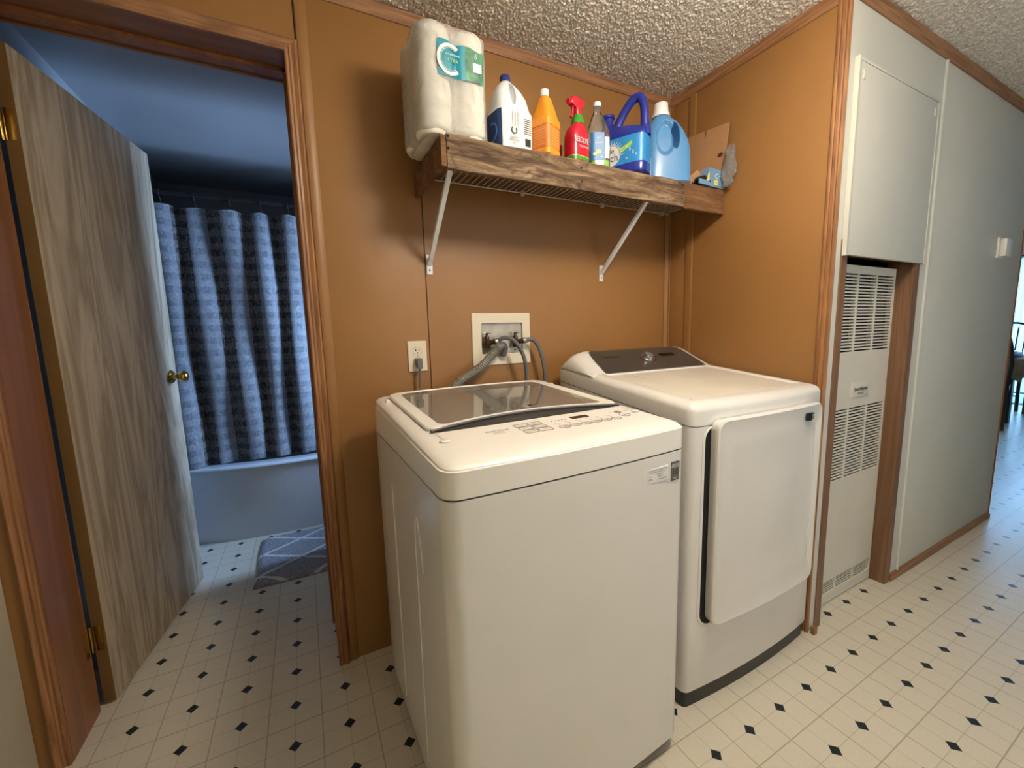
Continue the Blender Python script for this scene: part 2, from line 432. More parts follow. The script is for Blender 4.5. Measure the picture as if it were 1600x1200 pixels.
def wall(name, panels, mat, backing=None, seams=None):
    """wall = backing object, with panel children separated by real joints"""
    o = structure(box(name, backing, seams or m_seam))
    for p in panels: box('panel', p, mat, o, bevel=.0012)
    return o
G = .0016
wb = structure(boxes('wall_back', [(-.055, .02, .006, .12, 0, H), (.02, .77, .006, .12, 2.095, H), (.77, 2.54, .006, .12, 0, H)], m_seam))
for p in ((-.055, .02, 0, .008, 0, H), (.02, .77 + .0136, 0, .008, 2.095, H)): box('panel', p, m_wall, wb)
for a, b in ((.7868, 1.156 - G),): box('panel', (a, b, 0, .008, 0, H), m_wall, wb, bevel=.0012)
box('panel', (1.156 + G, 1.347, 0, .008, 0, H), m_wall, wb)
box('panel', (1.347, 1.577, 0, .008, 0, 1.094), m_wall, wb); box('panel', (1.347, 1.577, 0, .008, 1.270, H), m_wall, wb)
box('panel', (1.577, 2.408, 0, .008, 0, H), m_wall, wb)
# recess of the hose box cut through the wall backing is covered by the box itself
wr = wall('wall_right', [(2.408, 2.416, -.70, -.135, 0, H), (2.408, 2.416, -.1335, 0, 0, H)], m_wall, (2.412, 2.435, -.70, .006, 0, H))
# hall wall, with the furnace opening
wh = structure(boxes('wall_hall', [(2.4165, 2.462, -.7315, -.7005, 0, 1.52), (3.05, 4.376, -.732, -.62, 0, H), (2.4365, 3.05, -.732, -.62, 1.52, H)], m_seam))
box('panel', (2.409, 2.445, -.738, -.731, 0, H), m_hall, wh)
boxes('panel', [(2.445, 3.160, -.738, -.731, 1.5, H), (3.06, 3.160, -.738, -.731, 0, 1.5)], m_hall, wh)
box('panel', (3.1635, 4.376, -.738, -.731, 0, H), m_hall, wh, bevel=.001)
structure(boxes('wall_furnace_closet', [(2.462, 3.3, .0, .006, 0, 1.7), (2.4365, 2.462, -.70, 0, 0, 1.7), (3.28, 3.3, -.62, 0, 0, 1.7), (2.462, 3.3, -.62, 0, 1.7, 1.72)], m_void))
structure(box('wall_hall_end', (4.30, 4.376, -.62, 2.3, 0, H), m_hall))
structure(boxes('wall_left', [(-.155, -.055, -2.8, 0, 0, H)], m_cream)); box('panel', (-.055, -.034, -2.8, -.002, 0, H), m_cream, bpy.data.objects['wall_left'], bevel=.003)
structure(boxes('wall_behind_camera', [(-.155, 2.0, -2.8, -2.7, 0, H), (3.2, 10.2, -2.8, -2.7, 0, H), (2.0, 3.2, -2.8, -2.7, 0, .9), (2.0, 3.2, -2.8, -2.7, 2.05, H)], m_hall))
# bathroom shell
structure(boxes('wall_bathroom_left', [(-.155, -.055, 0, 2.25, 0, H)], m_bath))
structure(boxes('wall_bathroom_back', [(-.055, 1.9, 2.15, 2.25, 0, H)], m_bath))
structure(boxes('wall_bathroom_right', [(1.8, 1.9, .12, .85, 0, H), (1.8, 1.9, 1.22, 2.15, 0, H), (1.8, 1.9, .85, 1.22, 0, .85), (1.8, 1.9, .85, 1.22, 1.75, H)], m_bath))
structure(box('ceiling_bathroom', (-.055, 1.8, .12, 2.15, H - .012, H + .003), m_bath))
structure(box('wall_bathroom_front', (.79, 1.8, .121, .13, 0, H), m_bath))
structure(box('wall_light_block', (.80, 1.8, .131, .90, 0, 1.80), m_bath))  # unseen block added to keep window light off the leaf and near floor
# dining end
structure(boxes('wall_dining_left', [(4.376, 10.2, 2.2, 2.3, 0, H)], m_hall))
structure(boxes('wall_dining_far', [(9.6, 9.75, -2.7, -.35, 0, H), (9.6, 9.75, 1.35, 2.2, 0, H), (9.6, 9.75, -.35, 1.35, 2.06, H)], m_hall))
# windows
w1 = structure(boxes('window_1', [(9.62, 9.68, -.35, -.29, 0.03, 2.06), (9.62, 9.68, 1.29, 1.35, .03, 2.06), (9.62, 9.68, .47, .53, .03, 2.06), (9.62, 9.68, -.35, 1.35, 0, .05), (9.62, 9.68, -.35, 1.35, 2.0, 2.06)], m_whitep))
box('pane', (9.645, 9.651, -.29, .47, .05, 2.0), m_pane, w1); box('pane', (9.645, 9.651, .53, 1.29, .05, 2.0), m_pane, w1)
w2 = structure(boxes('window_2', [(1.82, 1.87, .85, .88, .85, 1.75), (1.82, 1.87, 1.19, 1.22, .85, 1.75), (1.82, 1.87, .88, 1.19, .85, .89), (1.82, 1.87, .88, 1.19, 1.71, 1.75)], m_whitep))
box('pane', (1.843, 1.848, .88, 1.19, .89, 1.71), m_pane, w2)
w3 = structure(boxes('window_3', [(2.0, 2.05, -2.78, -2.73, .9, 2.05), (3.15, 3.2, -2.78, -2.73, .9, 2.05), (2.05, 3.15, -2.78, -2.73, .9, .95), (2.05, 3.15, -2.78, -2.73, 2.0, 2.05), (2.05, 3.15, -2.77, -2.74, 1.45, 1.49)], m_whitep))
box('pane', (2.05, 3.15, -2.757, -2.752, .95, 2.0), m_pane, w3)

# mouldings --------------------------------------------------------
def moulding(name, p0, p1, prof, mat, nrm, parent=None, kind=True):
    """extrude profile (out, z) from p0 to p1; nrm: outward direction in plan"""
    bm = bmesh.new(); R = []
    for p in (p0, p1): R.append([bm.verts.new(Vector((p[0] + nrm[0] * a, p[1] + nrm[1] * a, b))) for a, b in prof])
    n = len(prof)
    for k in range(n): bm.faces.new((R[0][k], R[0][(k + 1) % n], R[1][(k + 1) % n], R[1][k]))
    bm.faces.new(R[0]); bm.faces.new(R[1][::-1])
    o = fin(bm, name, mat, parent, angle=.4)
    if kind: structure(o)
    return o
crown = [(0, H - .036), (.004, H - .036), (.010, H - .027), (.012, H - .012), (.018, H - .005), (.018, H), (0, H)]
moulding('trim_1', (-.03, -.0005), (2.408, -.0005), crown, m_oakX, (0, -1))
moulding('trim_2', (2.4075, 0), (2.4075, -.70), crown, m_oakY, (-1, 0))
moulding('trim_3', (2.410, -.7385), (4.376, -.7385), crown, m_oakX, (0, -1))
# corner moulding at the end of the brown wall, wraps both faces
def vmould(name, prof, z0, z1, mat):
    bm = bmesh.new(); A = [bm.verts.new((x, y, z0)) for x, y in prof]; B = [bm.verts.new((x, y, z1)) for x, y in prof]; n = len(prof)
    for k in range(n): bm.faces.new((A[k], A[(k + 1) % n], B[(k + 1) % n], B[k]))
    bm.faces.new(A[::-1]); bm.faces.new(B); return structure(fin(bm, name, mat, angle=.5))
vmould('trim_4', [(2.4075, -.700), (2.402, -.700), (2.398, -.704), (2.3975, -.709), (2.401, -.713), (2.3975, -.717), (2.397, -.725), (2.400, -.729), (2.3975, -.733), (2.399, -.739), (2.404, -.742), (2.4085, -.741), (2.4085, -.7385), (2.4075, -.738)], 0, H, m_oakZ)
vmould('trim_5', [(2.4075, -.152), (2.400, -.151), (2.399, -.146), (2.401, -.138), (2.399, -.122), (2.402, -.114), (2.4075, -.113)], 0, H - .037, m_wall)
vmould('trim_6', [(2.4075, -.001), (2.385, -.001), (2.385, -.005), (2.392, -.008), (2.4005, -.014), (2.4005, -.022), (2.4075, -.022)], 0, H - .037, m_wall)
vmould('trim_7', [(3.152, -.7385), (3.153, -.742), (3.158, -.745), (3.165, -.745), (3.170, -.742), (3.171, -.7385)], .03, H - .037, m_hall)
vmould('trim_8', [(4.3765, -.70), (4.3765, -.742), (4.380, -.744), (4.382, -.740), (4.382, -.70)], 0, H, m_jamb)
vmould('trim_9', [(.790, -.0005), (.790, -.006), (.798, -.008), (.812, -.006), (.822, -.0005)], 0, H - .037, m_wall)
base = [(0, 0), (.012, 0), (.012, .022), (.008, .030), (.003, .034), (0, .034)]
moulding('baseboard_hall', (3.078, -.7385), (4.376, -.7385), base, m_oakX, (0, -1))
moulding('baseboard_right', (2.4075, -.762), (2.4075, -.7475), [(0, 0), (.0, .03), (-.02, .03), (-.02, 0)], m_oakY, (-1, 0))

# bathroom door frame ----------------------------------------------
dr = structure(box('door_1', (.022, .0345, 0, .172, 0, 2.0945), m_jamb))           # left jamb
box('jamb', (.7525, .765, 0, .172, 0, 2.0945), m_jamb, dr)
box('jamb', (.0345, .7525, 0, .172, 2.082, 2.0945), m_jambX, dr)
boxes('door_stop', [(.743, .7525, .100, .140, .10, 2.082), (.0345, .7525, .100, .140, 2.072, 2.082)], m_jamb, dr)
def casing(prof, side, z0, z1):
    pass
cp = [(0, 0), (0, .009), (.004, .012), (.010, .010), (.014, .012), (.020, .010), (.025, .013), (.031, .015), (.036, .012), (.038, 0)]   # (across, out)
def casing_v(x0, sgn, z1, yb, ysgn):
    bm = bmesh.new(); A = [bm.verts.new((x0 + sgn * a, yb - ysgn * b, 0)) for a, b in cp]; B = [bm.verts.new((x0 + sgn * a, yb - ysgn * b, z1 + a)) for a, b in cp]; n = len(cp)
    for k in range(n): bm.faces.new((A[k], A[(k + 1) % n], B[(k + 1) % n], B[k]))
    bm.faces.new(A); bm.faces.new(B); return fin(bm, 'casing', m_oakZ, dr, angle=.3)
def casing_h(xa, xb, z0, yb, ysgn):
    bm = bmesh.new(); A = [bm.verts.new((xa - a, yb - ysgn * b, z0 + a)) for a, b in cp]; B = [bm.verts.new((xb + a, yb - ysgn * b, z0 + a)) for a, b in cp]; n = len(cp)
    for k in range(n): bm.faces.new((A[k], A[(k + 1) % n], B[(k + 1) % n], B[k]))
    bm.faces.new(A); bm.faces.new(B); return fin(bm, 'casing', m_oakX, dr, angle=.3)
casing_v(.7515, 1, 2.078, -.0005, 1); casing_v(.0335, -1, 2.078, -.0005, 1); casing_h(.0335, .7515, 2.078, -.0005, 1)
casing_v(.7515, 1, 2.078, .1725, -1); casing_v(.0335, -1, 2.078, .1725, -1); casing_h(.0335, .7515, 2.078, .1725, -1)

# door leaf (local x = along the leaf from the hinge, y = thickness away from the seen face)
ang = math.atan2(.917 - .195, .184 - .07)
leaf = thing('door_leaf', 'pickled grey oak slab door standing open into the bathroom', 'door', (.070, .195, 0), ang)
box('door_slab', (.002, .731, .0, .034, .012, 2.035), m_leaf, leaf, bevel=.0015)
box('hinge_edge', (.0, .0028, .001, .033, .012, 2.035), m_leafedge, leaf)
for hz in (.205, 1.78):
    h_ = box('hinge', (-.0022, .0002, .006, .030, hz, hz + .085), m_brass, leaf, bevel=.0006)
    tube('hinge_pin', [(-.006, .036, hz - .003), (-.006, .036, hz + .088)], .0045, m_brass, h_, 10)
knobM = Matrix.Translation((.672, 0, 1.045)) @ Matrix.Rotation(PI / 2, 4, 'X')
k1 = lathe('door_knob', [(.0, 0), (.030, 0), (.031, .004), (.026, .009), (.012, .012), (.010, .022), (.014, .030), (.024, .040), (.0265, .052), (.022, .062), (.012, .067), (0, .068)], m_brass, leaf, M=knobM)
lathe('keyhole', [(0, .0675), (.004, .0685), (0, .069)], m_black, k1, 10, M=knobM)
# jamb-side hinge leaves
for hz in (.205, 1.78): box('hinge_leaf', (.0346, .0362, .150, .171, hz, hz + .085), m_brass, dr)

# tub, curtain, rod, mat
tub = thing('bathtub', 'white bathtub with bowed apron behind the shower curtain', 'bathtub', (0, 1.25, 0))
def apron(u, v):
    x = -.053 + 1.85 * u; y = .022 + .13 * ((x - .62) / .62) ** 2 if x < .62 else .022
    z = .435 * v + .012 * (x - .6) * 0
    off = .015 * math.sin(PI * min(1, v * 1.02)) if v < 1 else 0
    return (x, y + .0 + (1 - v) * .01, z)
gridmesh('apron', 40, 8, apron, m_tub, tub)
def rim(u, v):
    x = -.053 + 1.85 * u; y0 = .022 + (.13 * ((x - .62) / .62) ** 2 if x < .62 else 0)
    t = [(0, 0), (-.012, .004), (-.016, .012), (-.012, .020), (.0, .024), (.09, .024), (.10, .016), (.105, 0), (.11, -.3), (.6, -.32), (.80, -.3), (.805, .015), (.895, .024)]
    k = min(int(v * 12 + .0001), 12); a, b = t[k]
    yy = y0 + a if k < 9 else a
    return (x, yy, .435 + b)
gridmesh('tub_rim', 40, 12, rim, m_tub, tub)
rod = thing('shower_rod', 'dark shower curtain rod across the top of the bathtub', 'rod', (.87, 1.42, 2.015))
tube('rod_tube', [(-.915, 0, 0), (.92, 0, 0)], .0125, m_black, rod, 12)
lathe('rod_flange', [(0, 0), (.028, 0), (.024, .012), (.014, .014), (0, .014)], m_black, rod, M=Matrix.Translation((-.924, 0, 0)) @ Matrix.Rotation(PI / 2, 4, 'Y'))
cur = thing('shower_curtain', 'checked grey and brown shower curtain hanging in deep folds', 'curtain', (0, 1.42, 0))
Lc = 2.9
def cfold(s): return .034 * math.sin(2 * PI * s / .262 + .5 * math.sin(s * 2.3)) + .010 * math.sin(2 * PI * s / .43 + 1)
def cpos(u, v):
    s = u * Lc; z = .462 + 1.493 * v
    amp = (.75 + .35 * math.sin(u * 21)) * (1 - .25 * v); x = -.03 + s * .60 + .012 * math.sin(2 * PI * s / .262 + 1.2) + (1 - v) * .02 * math.sin(u * 9)
    sag = -.012 * abs(math.sin(PI * s / .25)) * max(0, (v - .97) / .03)
    return (x, cfold(s) * amp + .01 * math.sin(z * 5 + u * 30) + .0, z + sag)
gridmesh('curtain_cloth', 300, 40, cpos, m_curt, cur, uv=lambda u, v: (u * Lc, v * 1.483))
for xx in (.098, .25, .415, .57, .714, .87, 1.03):
    tube('hook', spline([(xx - .001, .015, 2.01), (xx, -.002, 2.033), (xx, -.017, 2.012), (xx + .002, -.006, 1.985), (xx + .006, .0, 1.952)], 16), .0035, m_black, cur, 6)
rnd = random.Random(5)
def mat_f(u, v):
    x = .415 + .60 * u + .004 * math.sin(v * 7); y = .690 + .535 * v + .003 * math.sin(u * 9)
    e = min(u, 1 - u, v, 1 - v); return (x, y, .004 + .018 * min(1, e * 18) ** .5 + (rnd.random() - .5) * .004 * (e > .01))
mt = gridmesh('bath_mat', 150, 130, mat_f, m_rug)
tag(mt, 'grey shaggy bath mat with white diamond lines before the bathtub', 'mat')

# =================================================================== FURNACE AND CUPBOARD
fj = structure(box('door_2', (2.4455, 2.486, -.742, -.655, 0, 1.4995), m_fjamb))
box('jamb', (3.030, 3.0775, -.744, -.655, 0, 1.4995), m_fjamb, fj); box('jamb', (2.486, 3.030, -.730, -.655, 1.462, 1.4995), m_jambX, fj)
fur = thing('furnace', 'white louvred furnace front recessed in an oak framed opening', 'furnace', (2.50, -.686, .006))
FW, FHt = .528, 1.424
def slots(name, xs, z0, z1, n, h):
    """a louvred bank: raised slats with open dark gaps between"""
    pass
banks = [(1.078, 1.392, 25, 'u'), (.546, .850, 24, 'm'), (.046, .100, 5, 'l')]
cols = [(.085 - .055, .207 - .0), (.219, .357), (.370, .513)]
cols = [(.052, .205), (.218, .358), (.371, .512)]
bm = bmesh.new(); zz = [0]
for z0, z1, n, _ in sorted(banks): zz += [z0, z1]
zz.append(FHt)
for i in range(0, len(zz), 2): addbox(bm, 0, FW, 0, .018, zz[i], zz[i + 1])
for z0, z1, n, _ in banks:
    for a, b in ((0, cols[0][0]), (cols[0][1], cols[1][0]), (cols[1][1], cols[2][0]), (cols[2][1], FW)): addbox(bm, a, b, 0, .018, z0, z1)
fin(bm, 'front_panel', m_furn, fur)
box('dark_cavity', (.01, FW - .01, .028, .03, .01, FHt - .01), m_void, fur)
for z0, z1, n, _ in banks:
    p = (z1 - z0) / n
    me0 = None
    for (a, b) in cols:
        for k in range(n):
            zc = z0 + p * k
            if me0 is None:
                bm = bmesh.new(); addbox(bm, a - .002, b + .002, .001, .0045, 0, p * (.50 if n > 6 else .36)); (addbox(bm, a - .002, b + .002, .0045, .010, p * .38, p * .50) if n == 25 else None)
                o = fin(bm, 'slat', m_furn, fur, (0, 0, zc)); me0 = o.data
            else:
                o = bpy.data.objects.new('slat', me0); COL.objects.link(o); o.parent = fur; o.location = (0, 0, zc)
        me0 = None
box('badge', (.221, .362, -.004, 0, .893, .953), m_furn, fur, bevel=.0015)
letter('Intertherm', .026, (.292, -.0052, .926), (1, 0, 0), (0, 0, 1), m_printd, bpy.data.objects['badge'], .95)
letter('FURNACE', .011, (.292, -.0052, .907), (1, 0, 0), (0, 0, 1), m_print, bpy.data.objects['badge'])
cup = thing('wall_cupboard', 'flat white cupboard door above the louvred furnace', 'cupboard', (2.446, -.7385, 1.442))
box('cupboard_side', (0, .012, -.016, 0, 0, .645), m_hall, cup, bevel=.001)
box('cupboard_panel', (.0135, .634, -.0135, 0, .004, .631), m_hall, cup, bevel=.0015)
box('top_rail', (.012, .648, -.012, 0, .6345, .645), m_hall, cup, bevel=.001)
box('side_rail', (.637, .648, -.015, 0, 0, .633), m_hall, cup, bevel=.001)
for hx, hz in ((.030, .575), (.605, .575)): boxes('hinge', [(hx, hx + .006, -.017, -.0135, hz, hz + .03), (hx + .009, hx + .013, -.016, -.0135, hz + .005, hz + .02)], m_hall, cup)
th = thing('thermostat', 'small white thermostat on the pale hall wall', 'thermostat', (4.02, -.7385, 1.52))
box('back_plate', (-.045, .075, -.008, 0, 0, .105), m_whitep, th, bevel=.003); box('cover', (-.02, .068, -.030, -.008, .008, .097), m_whitep, th, bevel=.004)
box('lever', (.068, .074, -.02, -.012, .04, .06), m_grey, th)

# =================================================================== WASHER
WA = thing('washing_machine', 'white top loading washer with a glass lid, nearest the camera', 'washing machine', (.937, -.822, 0), .025)
WW, WD = .668, .705
def wr_(ins, z, r=.035, bow=.010, n=6, mm=8, rb=0.0):
    out = []
    for x, y in rrect(ins, WW - ins, ins, WD - ins, max(r - ins, .006), n, mm):
        s = (2 * x / WW - 1)
        y2 = y - bow * (1 - s * s) * (1 - y / WD) ** 2 + rb * ((1 - s * s) * (y / WD) ** 3 - .35 * (y / WD) ** 3)
        out.append(Vector((x, y2, z)))
    return out
def zt(y): return .966 + .046 * y / WD
rings('body', [wr_(.012, .035), wr_(0, .05), wr_(0, .30), wr_(0, .8925)], m_white, WA)
rings('seam', [wr_(.0035, .8925), wr_(.0035, .8965)], m_seam, WA, smooth=.5)
# side embossing
def emb(pts, name='side_rib'):
    tube(name, [Vector((-.0002, y, z)) for y, z in pts], .0022, m_white, WA, 6)
emb(spline([(.47, .78), (.468, .5), (.465, .1)], 10))
emb(spline([(.235, .60), (.235, .70), (.228, .765), (.205, .775), (.185, .70), (.180, .66)], 24) )
emb(spline([(.235, .60), (.238, .35), (.24, .1)], 10))
for fx, fy in ((.05, .06), (WW - .05, .06), (.05, WD - .06), (WW - .05, WD - .06)):
    lathe('foot', [(0, 0), (.022, 0), (.024, .006), (.012, .012), (.012, .035), (0, .035)], m_black, WA, 14, loc=(fx, fy, 0))
box('base_frame', (.02, WW - .02, .02, WD - .02, .018, .036), m_black, WA)
# top cover
Hx = (.048, WW - .048, .204, .650)
RB_ = .034
R = [wr_(0, .8965)]
R.append([Vector((p.x, p.y, .950 + .030 * p.y / WD)) for p in wr_(0, 0, rb=RB_)])
R.append([Vector((p.x, p.y, .9512 + .030 * p.y / WD)) for p in wr_(.0035, 0, rb=RB_)])
Rr, Hh = .052, .016
for k in range(0, 8):
    a = PI / 2 * k / 7; d = .0035 + Rr * (1 - math.cos(a)); h = Hh * math.sin(a)
    R.append([Vector((p.x, p.y, zt(p.y) - Hh + h - .0004 * (1 - k / 7))) for p in wr_(d, 0, rb=RB_)])
hole = [Vector((x, y, zt(y))) for x, y in rrect(*Hx, .02, 6, 8)]
R.append([Vector((p.x, p.y, p.z)) for p in hole]); R.append([Vector((p.x, p.y, p.z - .012)) for p in hole])
R.append([Vector((p.x + (.33 - p.x) * .10, p.y + (.42 - p.y) * .1, .895)) for p in hole])
rings('top_cover', R, m_whitep, WA, cap0=False, cap1=False, smooth=.35)
box('tub_deck', (.03, WW - .03, .17, .69, .888, .894), m_boxin, WA)
lathe('drum', [(.175, -.0), (.205, .0), (.208, .02), (.196, .026), (.188, .02), (.18, -.0)], m_steel, WA, 40, loc=(.334, .42, .896))
box('drum_centre', (.334 - .12, .334 + .12, .42 - .12, .42 + .12, .896, .899), m_dgrey, WA)
# lid: frame + glass
LX0, LX1, LY0, LY1 = .040, WW - .040, .208, .662
def lidarc(x, y, amp=.060):
    s = 2 * (x - LX0) / (LX1 - LX0) - 1; t = max(0, 1 - (y - LY0) / (LY1 - LY0)); return y + amp * (1 - s * s) * t ** 1.5 + .024 * (1 - s * s - .25) * (1 - t) ** 3
def lring(ins, dz, r=.034, fr=0, bk=0):
    out = []
    for x, y in rrect(LX0 + ins, LX1 - ins, LY0 + ins * .30 + fr, LY1 - ins * .35 - bk, max(r, .012), 6, 10):
        yy = lidarc(x, y); out.append(Vector((x, yy, zt(yy) + dz)))
    return out
lid = rings('lid_frame', [lring(0, .0005), lring(0, .006), lring(.003, .0085), lring(.034, .0085), lring(.038, .006), lring(.038, .001)], m_whitep, WA, cap0=False, cap1=False, smooth=.4)
gl = rings('lid_glass', [lring(.0375, .0035), lring(.0375, .0068)], m_glass, lid)
# handle pocket and chrome edge
def pocket(u, v):
    x = LX0 + .002 + (LX1 - LX0 - .004) * u; s = 2 * u - 1; y0 = .2035; y1 = lidarc(x, LY0) + .004
    y = y0 + (y1 - y0) * v; return (x, y, zt(y) + .0015 - .006 * math.sin(PI * v) ** .6 * (1 - s * s) ** .5)
gridmesh('handle_pocket', 40, 6, pocket, m_dgrey, WA)
tube('lid_edge_strip', [Vector((LX0 + .004 + (LX1 - LX0 - .008) * k / 30, 0, 0)) + Vector((0, lidarc(LX0 + .004 + (LX1 - LX0 - .008) * k / 30, LY0) - .002, zt(lidarc(LX0 + (LX1 - LX0) * k / 30, LY0)) + .0045)) for k in range(31)], .0032, m_grey, lid, 8)
for bx in (.052, WW - .052):
    lathe('bumper', [(0, 0), (.0115, 0), (.0115, .0015), (.008, .0035), (0, .004)], m_whitep, WA, 18, loc=(bx, .135, zt(.135) + .0005))
# hinge covers at the rear
for bx in (.022, WW - .032): box('hinge_cover', (bx, bx + .010, .585, .60, zt(.6) - .004, zt(.6) + .0045), m_whitep, WA, bevel=.001)
# prints on the control panel
tilt = Vector((0, 1, .048 / WD))
def pp(x, y, dz=.0012): return Vector((x, y, zt(y) + dz))
def panel_text(s, size, x, y, mat=m_print, sx=1): return letter(s, size, pp(x, y), (1, 0, 0), tilt, mat, WA, sx)
def outline(x, y, w_, h_, r=.004, lw=.0012, mat=m_btn, name='button'):
    M_ = frame(pp(x, y, .0009), (1, 0, 0), tilt); a = rrect(-w_ / 2, w_ / 2, -h_ / 2, h_ / 2, r, 4, 2); b = rrect(-w_ / 2 + lw, w_ / 2 - lw, -h_ / 2 + lw, h_ / 2 - lw, max(r - lw, .001), 4, 2)
    return flatpoly(name, a, .0006, M_, mat, WA, b)
panel_text('Smart Drum', .0125, .187, .150, m_printd); panel_text('INVERTER', .0062, .185, .138); panel_text('DIRECT DRIVE', .0052, .185, .130)
names6 = [['Normal', 'Bedding'], ['Heavy', 'Delicates'], ['Tub Clean', 'Speed']]
for r_ in range(3):
    for c_ in range(2):
        x = .258 + c_ * .040; y = .162 - r_ * .026
        outline(x, y, .036, .023); panel_text(names6[r_][c_], .0062, x, y, m_print)
lab = ['Soil', 'Rinse', 'Spin', 'Water', 'Temp', 'Delay']
for k in range(6):
    x = .350 + k * .0335; outline(x, .104, .029, .016, .005); panel_text(lab[k], .0062, x, .104)
    for j, s in enumerate(('High', 'Normal', 'Low') if k != 3 else ('Hot', 'Warm', 'Cold')): panel_text(s, .0048, x - .004, .122 + j * .009, m_print)
    if k in (0, 2): panel_text('Hold 3 sec', .0040, x, .091)
for k in range(5): box('indicator', (.345 + k * .011, .349 + k * .011, .1575, .1590, zt(.158) + .0002, zt(.158) + .0012), m_btn, WA)
d_ = flatpoly('display', rrect(-.0275, .0275, -.009, .009, .001, 2, 2), .0012, frame(pp(.437, .160, .0004), (1, 0, 0), tilt), m_disp, WA)
def ring2(x, y, r, s, ls):
    M_ = frame(pp(x, y, .0009), (1, 0, 0), tilt); flatpoly('button', circ(r, 24), .0006, M_, m_printd, WA, circ(r - .0011, 24)); panel_text(s, ls, x, y, m_printd)
ring2(.566, .152, .0105, 'I', .012); ring2(.563, .120, .0155, '>II', .010)
flatpoly('button', circ(.0062, 16), .0005, frame(pp(.566, .152), (1, 0, 0), tilt), m_print, WA, circ(.0052, 16))
panel_text('Power', .0075, .597, .153); panel_text('Start/Pause', .0072, .605, .124, sx=.9); panel_text('Drain+', .006, .6285, .157); panel_text('Spin', .006, .6285, .149); panel_text('(!)', .009, .541, .154)
# maker's mark under the lid edge
q = Vector((.385, .315, zt(.315) + .0075)); letter('LG', .017, q + Vector((.016, 0, 0)), (1, 0, 0), tilt, m_printd, gl); flatpoly('logo_disc', circ(.0075, 20), .0005, frame(q - Vector((.007, 0, .0002)), (1, 0, 0), tilt), m_printd, gl)
for dx, s in ((.09, 'CAUTION'), (.14, 'WARNING')): letter(s, .010, (dx + .04, .672, zt(.672) + .0012), (1, 0, 0), tilt, m_print, WA)
# stickers on the front
def fy(x): s = 2 * x / WW - 1; return -.010 * (1 - s * s)
sx0 = .585
b10 = box('sticker', (sx0 + .018, sx0 + .048, fy(.615) - .0016, fy(.615) + .003, .817, .866), m_grey, WA, bevel=.0006)
letter('10', .026, (sx0 + .033, fy(.615) - .0020, .838), (1, 0, 0), (0, 0, 1), m_printd, b10, .9)
for z_, s in ((.858, 'INVERTER'), (.853, 'WARRANTY'), (.822, 'YEARS')): letter(s, .0052, (sx0 + .033, fy(.615) - .0020, z_), (1, 0, 0), (0, 0, 1), m_printw, b10)
fr_ = rrect(-.0150, .0150, -.0245, .0245, .001, 2, 2); flatpoly('sticker_border', fr_, .0004, frame((sx0 + .033, fy(.615) - .0017, .8415), (1, 0, 0), (0, 0, 1)), m_printd, b10, rrect(-.0142, .0142, -.0237, .0237, .001, 2, 2))
ws = box('sticker', (.513, .590, fy(.55) - .0012, fy(.55) + .004, .826, .862), m_wlab, WA)
for z_, s, l_ in ((.8575, 'Compressor and Motor Limited Warranty', .0045), (.8525, 'Moteur Garantie limitée de 10 ans', .0045)): letter(s, l_, (.552, fy(.55) - .0018, z_), (1, 0, 0), (0, 0, 1), m_printd, ws, .85)
for x_, z_, s in ((.526, .843, 'UL'), (.526, .8355, 'LISTED'), (.560, .8455, 'Model No.'), (.560, .840, 'WT7300'), (.568, .833, '1-800-243-0000')): letter(s, .0050, (x_, fy(.55) - .0018, z_), (1, 0, 0), (0, 0, 1), m_printd, ws)

# =================================================================== DRYER
DY = thing('dryer', 'white front loading dryer with a dark rear console, beside the brown wall', 'dryer', (1.702, -.740, 0))
DW, DD = .688, .690
SL = .108
def dz(y): return SL * y
def dring(ins, zf, r=.024, bow=.018, fl=True, dback=0):
    out = []
    for x, y in rrect(ins, DW - ins, ins, DD - ins - dback, max(r - ins, .006), 6, 10):
        s = 2 * x / DW - 1; y2 = y - bow * (1 - s * s) * (1 - y / DD) ** 3
        out.append(Vector((x, y2, zf(y2))))
    return out
rings('toe_kick', [dring(.010, lambda y: 0.0), dring(.004, lambda y: .060)], m_black, DY)
rings('body', [dring(.003, lambda y: .058), dring(0, lambda y: .068), dring(0, lambda y: .30), dring(0, lambda y: .60), dring(0, lambda y: .918 + dz(y))], m_white, DY)
rings('seam', [dring(.003, lambda y: .918 + dz(y)), dring(.003, lambda y: .921 + dz(y))], m_seam, DY)
tube('side_seam', [(.0006, .062, .06), (.0006, .062, .922)], .0010, m_seam, DY, 6)
top = .962
R = [dring(0, lambda y: .921 + dz(y))]
for k in range(0, 8):
    a = PI / 2 * k / 7; d = .035 * (1 - math.cos(a)); h = .026 * math.sin(a)
    R.append(dring(d, lambda y, h=h: top + h + dz(y)))
T1 = top + .026
R.append(dring(.050, lambda y: T1 + .0005 + dz(y), .06)); R.append(dring(.056, lambda y: T1 - .0025 + dz(y), .07)); R.append(dring(.062, lambda y: T1 - .0055 + dz(y), .08))
rings('top_panel', R, m_white, DY, cap0=False, smooth=.35)
rings('top_inset', [dring(.0615, lambda y: T1 - .0056 + dz(y), .08), dring(.064, lambda y: T1 - .0050 + dz(y), .08)], plain('dusty_enamel', rgb(212, 204, 188), .45, 0, .1, var=.03, vs=9), DY)
